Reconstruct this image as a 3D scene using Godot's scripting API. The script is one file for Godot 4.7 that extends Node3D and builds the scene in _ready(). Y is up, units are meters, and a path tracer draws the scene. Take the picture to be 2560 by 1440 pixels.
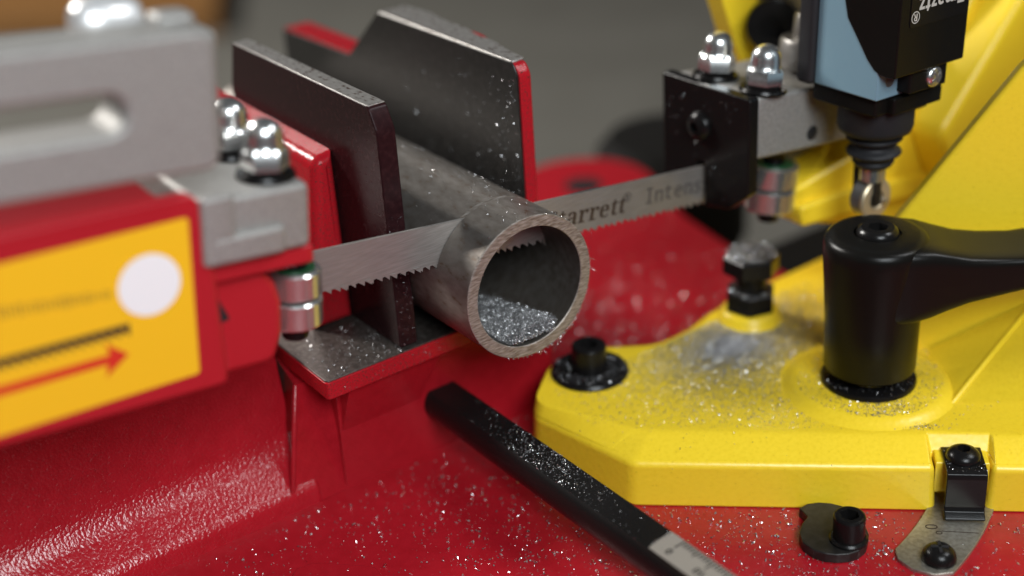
extends Node3D
# A close-up of a small band saw cutting a steel tube. All shapes are written in millimetres; x runs along the blade, y up, z along the tube towards the viewer.
# The centre of the tube's cut end is the origin.

const MM := 0.001
const T_XY := Basis(Vector3(1, 0, 0), Vector3(0, 1, 0), Vector3(0, 0, 1))    # outline in x,y; extruded along z
const T_XZ := Basis(Vector3(1, 0, 0), Vector3(0, 0, 1), Vector3(0, 1, 0))    # outline in x,z; extruded along y
const T_ZY := Basis(Vector3(0, 0, 1), Vector3(0, 1, 0), Vector3(1, 0, 0))    # outline in z,y; extruded along x
const TILT := 0.1164                                                          # the saw bow is lowered by 6.67 degrees
const TABLE := -64.0
const CASTING := -46.0

var M := {}
var origins := {}
var rng := RandomNumberGenerator.new()


class Shape:
	var v := PackedVector3Array()
	var n := PackedVector3Array()
	var uv := PackedVector2Array()
	var t := PackedInt32Array()

	func vert(p: Vector3, nn: Vector3, u := Vector2.ZERO) -> int:
		v.append(p)
		n.append(nn.normalized())
		uv.append(u)
		return v.size() - 1

	func tri(a: int, b: int, c: int) -> void:
		var g := (v[a] - v[c]).cross(v[a] - v[b])
		if g.dot(n[a] + n[b] + n[c]) >= 0.0:
			t.append_array([a, b, c])
		else:
			t.append_array([a, c, b])

	func quad(a: int, b: int, c: int, d: int) -> void:
		tri(a, b, c)
		tri(a, c, d)

	func face(pts: Array, away: Vector3) -> void:   # a flat polygon (fan), its normal turned towards «away»
		var nn: Vector3 = (pts[1] - pts[0]).cross(pts[2] - pts[0])
		if nn.dot(away) < 0:
			nn = -nn
		var first := vert(pts[0], nn)
		for i in range(1, pts.size()):
			vert(pts[i], nn)
		for i in range(1, pts.size() - 1):
			tri(first, first + i, first + i + 1)

	func mesh(at: Vector3) -> ArrayMesh:
		var pts := PackedVector3Array()
		pts.resize(v.size())
		for i in v.size():
			pts[i] = (v[i] - at) * MM
		var a := []
		a.resize(Mesh.ARRAY_MAX)
		a[Mesh.ARRAY_VERTEX] = pts
		a[Mesh.ARRAY_NORMAL] = n
		a[Mesh.ARRAY_TEX_UV] = uv
		a[Mesh.ARRAY_INDEX] = t
		var m := ArrayMesh.new()
		m.add_surface_from_arrays(Mesh.PRIMITIVE_TRIANGLES, a)
		return m


# ---------------------------------------------------------------- shape helpers

func round_poly(poly: PackedVector2Array, r, segs := 5) -> PackedVector2Array:
	var out := PackedVector2Array()
	var k := poly.size()
	for i in k:
		var p := poly[i]
		var rad: float = r[i] if r is Array else r
		var a := poly[(i + k - 1) % k] - p
		var b := poly[(i + 1) % k] - p
		if rad <= 0.0:
			out.append(p)
			continue
		var turn := PI - absf(a.angle_to(b))
		var cut := minf(rad * tan(turn / 2.0), 0.47 * minf(a.length(), b.length()))
		var p0 := p + a.normalized() * cut
		var p2 := p + b.normalized() * cut
		for s in segs + 1:
			var f := float(s) / segs
			var w := cos(turn / 2.0)                      # a rational quadratic is an exact arc
			var w0 := (1.0 - f) * (1.0 - f)
			var w1 := 2.0 * f * (1.0 - f) * w
			var w2 := f * f
			out.append((p0 * w0 + p * w1 + p2 * w2) / (w0 + w1 + w2))
	return out


func circle(c: Vector2, r: float, segs := 32) -> PackedVector2Array:
	var out := PackedVector2Array()
	for i in segs:
		out.append(c + Vector2.from_angle(TAU * i / segs) * r)
	return out


func rect(x0: float, y0: float, x1: float, y1: float) -> PackedVector2Array:
	return PackedVector2Array([Vector2(x0, y0), Vector2(x1, y0), Vector2(x1, y1), Vector2(x0, y1)])


# An outline extruded from h0 to h1, its lower and upper rims rounded by b0 and b1. flare moves the outline outwards at h0.
func prism(s: Shape, poly: PackedVector2Array, h0: float, h1: float, b0: float, b1: float, xf: Transform3D, segs := 3, flare := 0.0) -> void:
	if Geometry2D.is_polygon_clockwise(poly) == false:
		pass
	var area := 0.0
	for i in poly.size():
		area += poly[i].cross(poly[(i + 1) % poly.size()])
	if area < 0:
		poly.reverse()
	var k := poly.size()
	var clean := PackedVector2Array()
	for i in k:
		if poly[i].distance_to(poly[(i + 1) % k]) > 0.002:
			clean.append(poly[i])
	poly = clean
	k = poly.size()
	var cols := []          # [point, miter, normal]
	var col_a := []
	var col_b := []
	for i in k:
		var d1 := (poly[i] - poly[(i + k - 1) % k]).normalized()
		var d2 := (poly[(i + 1) % k] - poly[i]).normalized()
		var n1 := Vector2(d1.y, -d1.x)
		var n2 := Vector2(d2.y, -d2.x)
		var m := (n1 + n2) / maxf(0.25, 1.0 + n1.dot(n2))
		if n1.dot(n2) > 0.76:
			cols.append([poly[i], m, (n1 + n2).normalized()])
			col_a.append(cols.size() - 1)
			col_b.append(cols.size() - 1)
		else:
			cols.append([poly[i], m, n1])
			col_a.append(cols.size() - 1)
			cols.append([poly[i], m, n2])
			col_b.append(cols.size() - 1)
	var rings := []         # [inset, height, tilt of the normal]
	if b0 > 0:
		for i in segs + 1:
			var f := -PI / 2 * (1.0 - float(i) / segs)
			rings.append([b0 * (1 - cos(f)) - flare, h0 + b0 * (1 + sin(f)), f])
	else:
		rings.append([-flare, h0, 0.0])
	if b1 > 0:
		for i in segs + 1:
			var f := PI / 2 * float(i) / segs
			rings.append([b1 * (1 - cos(f)), h1 - b1 * (1 - sin(f)), f])
	else:
		rings.append([0.0, h1, 0.0])
	var base := s.v.size()
	for r in rings:
		for c in cols:
			var p: Vector2 = c[0] - c[1] * r[0]
			var q: Vector2 = c[2] * cos(r[2])
			s.vert(xf * Vector3(p.x, p.y, r[1]), xf.basis * Vector3(q.x, q.y, sin(r[2])))
	var w := cols.size()
	for j in rings.size() - 1:
		for i in k:
			var a: int = col_b[i]
			var b: int = col_a[(i + 1) % k]
			s.quad(base + j * w + a, base + j * w + b, base + (j + 1) * w + b, base + (j + 1) * w + a)
	for side in [0, rings.size() - 1]:
		var flat := PackedVector2Array()
		for i in k:
			var c = cols[col_a[i]]
			flat.append(c[0] - c[1] * rings[side][0])
		var up := xf.basis * Vector3(0, 0, -1.0 if side == 0 else 1.0)
		var at := s.v.size()
		for p in flat:
			s.vert(xf * Vector3(p.x, p.y, rings[side][1]), up)
		var idx := Geometry2D.triangulate_polygon(flat)
		if idx.is_empty():
			idx = Geometry2D.triangulate_polygon(poly)
		if idx.is_empty():
			print("cap not closed: ", poly)
		for i in range(0, idx.size(), 3):
			s.tri(at + idx[i], at + idx[i + 1], at + idx[i + 2])


func box(s: Shape, a: Vector3, b: Vector3, bevel := 0.4, xf := Transform3D()) -> void:
	var lo := Vector3(minf(a.x, b.x), minf(a.y, b.y), minf(a.z, b.z))
	var hi := Vector3(maxf(a.x, b.x), maxf(a.y, b.y), maxf(a.z, b.z))
	var p := rect(lo.x, lo.z, hi.x, hi.z)
	if bevel > 0:
		p = round_poly(p, bevel, 3)
	prism(s, p, lo.y, hi.y, bevel * 0.95, bevel * 0.95, xf * Transform3D(T_XZ, Vector3.ZERO))


# A profile of (radius, height) turned about the local z axis of xf.
func lathe(s: Shape, prof: Array, segs: int, xf: Transform3D, sharp := 0.82, flat := false, turn := 0.0) -> void:
	var rows := []
	for i in prof.size():
		var p: Vector2 = prof[i]
		var na := Vector2.ZERO
		var nb := Vector2.ZERO
		if i > 0:
			var d: Vector2 = (p - prof[i - 1]).normalized()
			na = Vector2(d.y, -d.x)
		if i < prof.size() - 1:
			var d: Vector2 = (prof[i + 1] - p).normalized()
			nb = Vector2(d.y, -d.x)
		if i == 0:
			na = nb
		if i == prof.size() - 1:
			nb = na
		if na.dot(nb) > sharp:
			rows.append([p, na + nb, false])
		else:
			rows.append([p, na, true])
			rows.append([p, nb, false])
	for j in rows.size() - 1:
		if rows[j][2]:
			continue
		if flat:
			for i in segs:
				var a0 := TAU * i / segs + turn
				var a1 := TAU * (i + 1) / segs + turn
				var am := (a0 + a1) / 2
				var id := []
				for q in [[rows[j], a0], [rows[j], a1], [rows[j + 1], a1], [rows[j + 1], a0]]:
					var p: Vector2 = q[0][0]
					var nn: Vector2 = q[0][1]
					id.append(s.vert(xf * Vector3(p.x * cos(q[1]), p.x * sin(q[1]), p.y), xf.basis * Vector3(nn.x * cos(am), nn.x * sin(am), nn.y)))
				s.quad(id[0], id[1], id[2], id[3])
			continue
		var base := s.v.size()
		for i in segs + 1:
			var a := TAU * i / segs + turn
			for q in [rows[j], rows[j + 1]]:
				var p: Vector2 = q[0]
				var nn: Vector2 = q[1]
				s.vert(xf * Vector3(p.x * cos(a), p.x * sin(a), p.y), xf.basis * Vector3(nn.x * cos(a), nn.x * sin(a), nn.y))
		for i in segs:
			s.quad(base + i * 2, base + i * 2 + 2, base + i * 2 + 3, base + i * 2 + 1)


# A frame whose z axis is «axis», standing at p.
func along(p: Vector3, axis: Vector3, turn := 0.0) -> Transform3D:
	var z := axis.normalized()
	var x := z.cross(Vector3(0.31, 0.17, 0.93)).normalized()
	var y := z.cross(x)
	return Transform3D(Basis(x, y, z).rotated(z, turn), p)


# A cap with a hexagonal socket sunk in it: ring, walls and floor. Stands at height h on the local z axis.
func socket(s: Shape, r: float, h: float, hex: float, depth: float, xf: Transform3D, turn := 0.2) -> void:
	var segs := 36
	var up := xf.basis * Vector3(0, 0, 1)
	var base := s.v.size()
	var rim := []
	for i in segs:
		var a := TAU * i / segs
		var in_side := fposmod(a, TAU / 6) - TAU / 12
		var hr := hex * cos(TAU / 12) / cos(in_side)
		rim.append(Vector2.from_angle(a + turn) * hr)
		s.vert(xf * Vector3(cos(a + turn) * r, sin(a + turn) * r, h), up)
		s.vert(xf * Vector3(rim[i].x, rim[i].y, h), up)
	for i in segs:
		var j := (i + 1) % segs
		s.quad(base + i * 2, base + j * 2, base + j * 2 + 1, base + i * 2 + 1)
	for i in segs:
		var j := (i + 1) % segs
		var m: Vector2 = -(rim[i] + rim[j]).normalized()
		var side := int(floor(i * 6.0 / segs))
		m = -Vector2.from_angle(TAU * (side + 0.5) / 6 + turn)
		var nn := xf.basis * Vector3(m.x, m.y, 0)
		s.quad(s.vert(xf * Vector3(rim[i].x, rim[i].y, h), nn), s.vert(xf * Vector3(rim[j].x, rim[j].y, h), nn), s.vert(xf * Vector3(rim[j].x, rim[j].y, h - depth), nn), s.vert(xf * Vector3(rim[i].x, rim[i].y, h - depth), nn))
	var c := s.vert(xf * Vector3(0, 0, h - depth), up)
	for i in segs:
		var j := (i + 1) % segs
		s.tri(c, s.vert(xf * Vector3(rim[i].x, rim[i].y, h - depth), up), s.vert(xf * Vector3(rim[j].x, rim[j].y, h - depth), up))


func socket_screw(s: Shape, r: float, h: float, hex: float, xf: Transform3D, turn := 0.2) -> void:
	lathe(s, [Vector2(r, 0), Vector2(r, h - 0.7), Vector2(r - 0.25, h - 0.2), Vector2(r - 0.7, h)], 40, xf, 0.9)
	socket(s, r - 0.7, h, hex, minf(h * 0.6, 3.5), xf, turn)


func button_screw(s: Shape, r: float, h: float, hex: float, xf: Transform3D, turn := 0.2) -> void:
	var prof := [Vector2(r, 0)]
	for i in 8:
		var f := PI / 2 * i / 7.0 * 0.72
		prof.append(Vector2(r * cos(f), h * (0.12 + 0.88 * sin(f) / sin(PI / 2 * 0.72))))
	lathe(s, prof, 36, xf, 0.7)
	socket(s, prof[-1].x, h, minf(hex, prof[-1].x * 0.92), h * 0.7, xf, turn)


# ---------------------------------------------------------------- nodes

func thing(called: String, label: String, category: String, at: Vector3, group := "") -> Node3D:
	var o := Node3D.new()
	o.name = called
	add_child(o, true)
	o.position = at * MM
	origins[o] = at
	tag(o, label, category, group)
	return o


func tag(o: Node3D, label: String, category: String, group := "") -> void:
	o.set_meta("label", label)
	o.set_meta("category", category)
	if group:
		o.set_meta("group", group)


func part(called: String, s: Shape, mat: Material, parent: Node3D, label := "") -> MeshInstance3D:
	var o := MeshInstance3D.new()
	o.name = called
	o.mesh = s.mesh(origins[parent])
	o.material_override = mat
	parent.add_child(o, true)
	origins[o] = origins[parent]
	if label:
		o.set_meta("label", label)
	return o


func text(called: String, words: String, height: float, depth: float, font: String, bold: bool, xf: Transform3D, mat: Material, parent: Node3D, slant := 0.0, wide := 1.0) -> MeshInstance3D:
	var f := SystemFont.new()
	f.font_names = PackedStringArray([font])
	if bold:
		f.font_weight = 700
	var tm := TextMesh.new()
	tm.text = words
	tm.font = f
	tm.font_size = 32
	tm.pixel_size = height * MM / 24.0
	tm.depth = depth * MM
	tm.curve_step = 1.0
	var o := MeshInstance3D.new()
	o.name = called
	o.mesh = tm
	o.material_override = mat
	parent.add_child(o, true)
	var sk := Basis(Vector3(wide, 0, 0), Vector3(slant, 1, 0), Vector3(0, 0, 1))
	o.transform = Transform3D(xf.basis * sk, (xf.origin - origins[parent]) * MM)
	return o


# ---------------------------------------------------------------- materials

func noise_tex(size: int, freq: float, oct: int, sd: int, ramp: Array = [], kind := FastNoiseLite.TYPE_SIMPLEX_SMOOTH) -> NoiseTexture2D:
	var f := FastNoiseLite.new()
	f.noise_type = kind
	f.seed = sd
	f.frequency = freq
	f.fractal_octaves = oct
	var tx := NoiseTexture2D.new()
	tx.width = size
	tx.height = size
	tx.seamless = true
	tx.noise = f
	if ramp.size():
		var g := Gradient.new()
		var offs := PackedFloat32Array()
		var cols := PackedColorArray()
		for r in ramp:
			offs.append(r[0])
			cols.append(r[1])
		g.offsets = offs
		g.colors = cols
		tx.color_ramp = g
	return tx


func lin(r: float, g: float, b: float) -> Color:
	return Color(r, g, b).linear_to_srgb()


func mat(called: String, col: Color, rough: float, metal := 0.0, spec := 0.5) -> StandardMaterial3D:
	var m := StandardMaterial3D.new()
	m.resource_name = called
	m.albedo_color = col
	m.roughness = rough
	m.metallic = metal
	m.metallic_specular = spec
	M[called] = m
	return m


func tri_scale(m: StandardMaterial3D, mm: float, stretch := Vector3.ONE) -> void:
	m.uv1_triplanar = true
	m.uv1_world_triplanar = true
	m.uv1_scale = Vector3.ONE * (1000.0 / mm) * stretch
	m.uv1_triplanar_sharpness = 4.0


func relief(m: StandardMaterial3D, tx: Texture2D, height_mm: float) -> void:
	m.heightmap_enabled = true
	m.heightmap_texture = tx
	m.heightmap_scale = height_mm * 0.1


func materials() -> void:
	var peel := noise_tex(512, 0.035, 2, 11)
	var fine := noise_tex(512, 0.12, 3, 5)
	var m := mat("red_paint", Color(1, 1, 1), 0.3)
	m.albedo_texture = noise_tex(512, 0.012, 4, 21, [[0.0, lin(0.315, 0.007, 0.013)], [0.5, lin(0.345, 0.008, 0.0155)], [1.0, lin(0.365, 0.0095, 0.0175)]])
	tri_scale(m, 30)
	relief(m, peel, 0.08)
	m = mat("red_table", Color(1, 1, 1), 0.3)
	m.albedo_texture = M.red_paint.albedo_texture
	tri_scale(m, 40)
	relief(m, peel, 0.05)
	m = mat("red_bumpy", Color(1, 1, 1), 0.19)
	m.albedo_texture = M.red_paint.albedo_texture
	tri_scale(m, 44)
	relief(m, noise_tex(1024, 0.045, 2, 13, [[0.0, Color(1, 1, 1)], [0.55, Color(0.55, 0.55, 0.55)], [1.0, Color(0, 0, 0)]], FastNoiseLite.TYPE_CELLULAR), 0.16)
	m = mat("red_smooth", lin(0.385, 0.010, 0.018), 0.38)
	tri_scale(m, 30)
	relief(m, peel, 0.03)
	m = mat("red_chipped", Color(1, 1, 1), 0.22, 0.0, 0.27)
	m.albedo_texture = noise_tex(1024, 0.05, 4, 33, [[0.0, lin(0.05, 0.03, 0.025)], [0.26, lin(0.06, 0.03, 0.025)], [0.29, lin(0.36, 0.009, 0.016)], [1.0, lin(0.40, 0.012, 0.019)]])
	tri_scale(m, 38)
	relief(m, peel, 0.10)
	m = mat("yellow_paint", Color(1, 1, 1), 0.33)
	m.albedo_texture = noise_tex(1024, 0.03, 5, 7, [[0.0, lin(0.30, 0.20, 0.03)], [0.10, lin(0.62, 0.41, 0.02)], [0.16, lin(0.83, 0.58, 0.022)], [0.5, lin(0.87, 0.615, 0.027)], [1.0, lin(0.89, 0.635, 0.032)]])
	tri_scale(m, 48)
	relief(m, peel, 0.055)
	m = mat("yellow_sticker", lin(0.83, 0.47, 0.015), 0.3)
	m = mat("white_print", lin(0.80, 0.80, 0.82), 0.4)
	m = mat("red_print", lin(0.60, 0.03, 0.015), 0.4)
	m = mat("dark_print", lin(0.035, 0.022, 0.015), 0.5)
	m = mat("black_print", lin(0.008, 0.007, 0.006), 0.5)
	m = mat("faint_print", lin(0.25, 0.14, 0.02), 0.5)
	m = mat("grey_print_dark", lin(0.05, 0.045, 0.045), 0.5)
	m = mat("grey_print", lin(0.42, 0.40, 0.36), 0.5)
	m = mat("black_plastic", lin(0.006, 0.0056, 0.005), 0.27, 0.0, 0.27)
	tri_scale(m, 14)
	relief(m, fine, 0.025)
	m = mat("black_rubber", lin(0.018, 0.018, 0.020), 0.5, 0.0, 0.35)
	tri_scale(m, 12)
	relief(m, fine, 0.03)
	m = mat("black_steel", lin(0.007, 0.0065, 0.0065), 0.24, 0.0, 0.32)
	tri_scale(m, 18)
	relief(m, fine, 0.02)
	m = mat("black_matte", lin(0.010, 0.0095, 0.009), 0.7, 0.0, 0.2)
	m = mat("post_grey", lin(0.09, 0.08, 0.075), 0.5)
	m = mat("black_oxide", Color(1, 1, 1), 0.40, 0.25)
	m.albedo_texture = noise_tex(512, 0.03, 4, 55, [[0.0, lin(0.009, 0.008, 0.0075)], [0.6, lin(0.018, 0.0165, 0.0155)], [1.0, lin(0.034, 0.031, 0.028)]])
	tri_scale(m, 50)
	m = mat("jaw_plate", Color(1, 1, 1), 0.24, 0.0, 0.2)
	m.albedo_texture = noise_tex(512, 0.03, 4, 56, [[0.0, lin(0.016, 0.006, 0.007)], [0.6, lin(0.022, 0.008, 0.009)], [1.0, lin(0.034, 0.013, 0.014)]])
	tri_scale(m, 40)
	m = mat("ground_steel", Color(1, 1, 1), 0.42, 0.85)
	m.albedo_texture = noise_tex(1024, 0.035, 5, 61, [[0.0, lin(0.13, 0.08, 0.06)], [0.22, lin(0.16, 0.11, 0.09)], [0.30, lin(0.44, 0.42, 0.40)], [1.0, lin(0.60, 0.58, 0.55)]])
	tri_scale(m, 60, Vector3(1, 1, 0.5))
	relief(m, fine, 0.03)
	m = mat("bed_steel", Color(1, 1, 1), 0.45, 0.7)
	m.albedo_texture = noise_tex(1024, 0.02, 5, 62, [[0.0, lin(0.05, 0.040, 0.035)], [0.5, lin(0.085, 0.072, 0.064)], [0.8, lin(0.12, 0.105, 0.095)], [1.0, lin(0.19, 0.175, 0.16)]])
	tri_scale(m, 50)
	relief(m, fine, 0.03)
	m = mat("tube_steel", Color(1, 1, 1), 0.46, 0.75)
	m.albedo_texture = noise_tex(1024, 0.02, 5, 63, [[0.0, lin(0.09, 0.045, 0.022)], [0.16, lin(0.13, 0.09, 0.065)], [0.30, lin(0.17, 0.15, 0.132)], [1.0, lin(0.24, 0.222, 0.205)]])
	tri_scale(m, 60, Vector3(1, 1, 0.45))
	relief(m, fine, 0.03)
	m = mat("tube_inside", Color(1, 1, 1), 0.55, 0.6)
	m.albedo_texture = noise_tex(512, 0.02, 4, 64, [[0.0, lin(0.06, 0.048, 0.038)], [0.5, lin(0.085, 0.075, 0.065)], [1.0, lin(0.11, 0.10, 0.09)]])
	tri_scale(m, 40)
	m = mat("cut_face", Color(1, 1, 1), 0.42, 0.4)
	m.albedo_texture = noise_tex(1024, 0.03, 4, 65, [[0.0, lin(0.10, 0.075, 0.055)], [0.3, lin(0.20, 0.17, 0.145)], [0.6, lin(0.28, 0.25, 0.225)], [1.0, lin(0.42, 0.395, 0.37)]])
	tri_scale(m, 40, Vector3(0.35, 1.6, 1))
	relief(m, noise_tex(512, 0.04, 3, 66), 0.03)
	m = mat("blade_steel", Color(1, 1, 1), 0.38, 0.5)
	m.albedo_texture = noise_tex(1024, 0.025, 5, 67, [[0.0, lin(0.22, 0.205, 0.19)], [0.5, lin(0.27, 0.255, 0.24)], [1.0, lin(0.33, 0.315, 0.30)]])
	tri_scale(m, 30, Vector3(0.12, 2.2, 1))
	relief(m, noise_tex(512, 0.05, 3, 68), 0.02)
	m = mat("chrome", lin(0.74, 0.755, 0.755), 0.25, 0.95)
	m = mat("bearing_steel", lin(0.64, 0.64, 0.635), 0.24, 0.9)
	m = mat("bronze", lin(0.62, 0.52, 0.36), 0.38, 0.7)
	m = mat("cast_alloy", Color(1, 1, 1), 0.5, 0.4)
	m.albedo_texture = noise_tex(512, 0.03, 4, 91, [[0.0, lin(0.23, 0.22, 0.21)], [0.5, lin(0.315, 0.305, 0.29)], [1.0, lin(0.36, 0.35, 0.335)]])
	tri_scale(m, 22)
	relief(m, fine, 0.11)
	m = mat("alloy_dark", lin(0.22, 0.21, 0.20), 0.4, 0.7)
	m = mat("blue_plastic", lin(0.16, 0.27, 0.34), 0.42)
	m = mat("green_seal", lin(0.012, 0.075, 0.028), 0.4)
	m = mat("bright_alloy", lin(0.85, 0.85, 0.85), 0.35, 0.6)
	m = mat("ruler_face", lin(0.235, 0.21, 0.18), 0.5)
	m = mat("scale_alloy", Color(1, 1, 1), 0.36, 0.8)
	m.albedo_texture = noise_tex(512, 0.03, 4, 71, [[0.0, lin(0.27, 0.25, 0.21)], [1.0, lin(0.48, 0.455, 0.40)]])
	tri_scale(m, 30)
	m = mat("swarf", lin(0.70, 0.70, 0.71), 0.27, 0.85)
	m = mat("swarf_dark", lin(0.17, 0.17, 0.175), 0.42, 0.6)
	m = mat("concrete", Color(1, 1, 1), 0.8)
	m.albedo_texture = noise_tex(512, 0.01, 4, 81, [[0.0, lin(0.115, 0.11, 0.095)], [1.0, lin(0.15, 0.145, 0.127)]])
	tri_scale(m, 900)
	m = mat("brown_board", Color(1, 1, 1), 0.6)
	m.albedo_texture = noise_tex(512, 0.02, 3, 82, [[0.0, lin(0.20, 0.085, 0.022)], [1.0, lin(0.34, 0.17, 0.045)]])
	tri_scale(m, 300, Vector3(1, 1, 6))


# ---------------------------------------------------------------- the scene

func _ready() -> void:
	rng.seed = 4711
	view_and_light()
	materials()
	surroundings()
	machine_base()
	jaws()
	steel_tube()
	saw_blade()
	right_guide()
	left_guide()
	blade_cover()
	saw_bow()
	swivel_casting()
	limit_switch()
	clamp_lever()
	bolts()
	stop_rod()
	angle_scale()
	swarf()


func view_and_light() -> void:
	var cam := Camera3D.new()
	cam.name = "camera"
	add_child(cam)
	cam.transform = Transform3D(Basis(Vector3(0.80484667, -0.06028052, 0.5904135), Vector3(0.31418347, 0.88726846, -0.33770317), Vector3(-0.50349836, 0.45729743, 0.73305421)), Vector3(-198.99, 177.009, 280.612) * MM)
	var lens := CameraAttributesPhysical.new()
	lens.frustum_focal_length = 58.45
	lens.exposure_aperture = 4.7
	lens.frustum_focus_distance = 0.383
	lens.frustum_near = 0.01
	lens.frustum_far = 20.0
	cam.attributes = lens
	cam.fov = 23.2
	cam.near = 0.01
	cam.far = 20.0
	cam.current = true
	var env := Environment.new()
	env.background_mode = Environment.BG_COLOR
	env.background_color = lin(0.035, 0.035, 0.036)
	env.tonemap_mode = Environment.TONE_MAPPER_LINEAR
	env.tonemap_exposure = 1.0
	env.sdfgi_enabled = true
	env.ssao_enabled = true
	env.ssil_enabled = true
	var we := WorldEnvironment.new()
	we.name = "world_environment"
	we.environment = env
	add_child(we)
	lamp("studio_lamp_behind", Vector3(-0.30, 0.52, -0.80), 2400.0, 530.0, 7.0, Color(1.0, 0.985, 0.96))
	lamp("studio_softbox_left", Vector3(-0.26, 0.62, 0.74), 900.0, 380.0, 0.84, Color(0.955, 0.985, 1.0))
	lamp("studio_softbox_right", Vector3(0.50, 0.72, 0.47), 900.0, 220.0, 0.27, Color(0.98, 0.99, 1.0))


func lamp(called: String, towards: Vector3, far: float, size: float, energy: float, col: Color) -> void:
	var a := AreaLight3D.new()
	a.name = called
	a.area_size = Vector2(size, size) * MM
	a.light_energy = energy
	a.light_color = col
	a.area_normalize_energy = true
	a.shadow_enabled = true
	a.set("area_range", 6.0)
	add_child(a)
	a.look_at_from_position(towards.normalized() * far * MM, Vector3(20, -10, 0) * MM, Vector3.UP)


func surroundings() -> void:
	var s := Shape.new()
	box(s, Vector3(-4000, -440, -6000), Vector3(4000, -420, 3000), 0)
	var o := thing("floor", "grey concrete floor far below the saw, out of focus", "floor", Vector3(0, -440, 0))
	o.set_meta("kind", "structure")
	part("floor_slab", s, M.concrete, o)
	s = Shape.new()
	prism(s, PackedVector2Array([Vector2(622, -1640), Vector2(730, -1840), Vector2(980, -2330), Vector2(250, -2700), Vector2(120, -2080)]), -419.5, -380, 0, 3, Transform3D(T_XZ, Vector3.ZERO))
	o = thing("brown_board", "blurred brown board lying on the floor behind the grey slotted arm", "board", Vector3(540, -420, -2000))
	part("board", s, M.brown_board, o)
	s = Shape.new()
	lathe(s, [Vector2(0, -120), Vector2(34, -120), Vector2(36, -116), Vector2(36, -74), Vector2(30, -67), Vector2(0, -66)], 48, Transform3D(T_XZ, Vector3(219, 0, -186)))
	o = thing("black_hub", "blurred black round hub behind the red lug of the table", "hub", Vector3(219, -120, -186))
	part("hub_body", s, M.black_matte, o)


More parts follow.
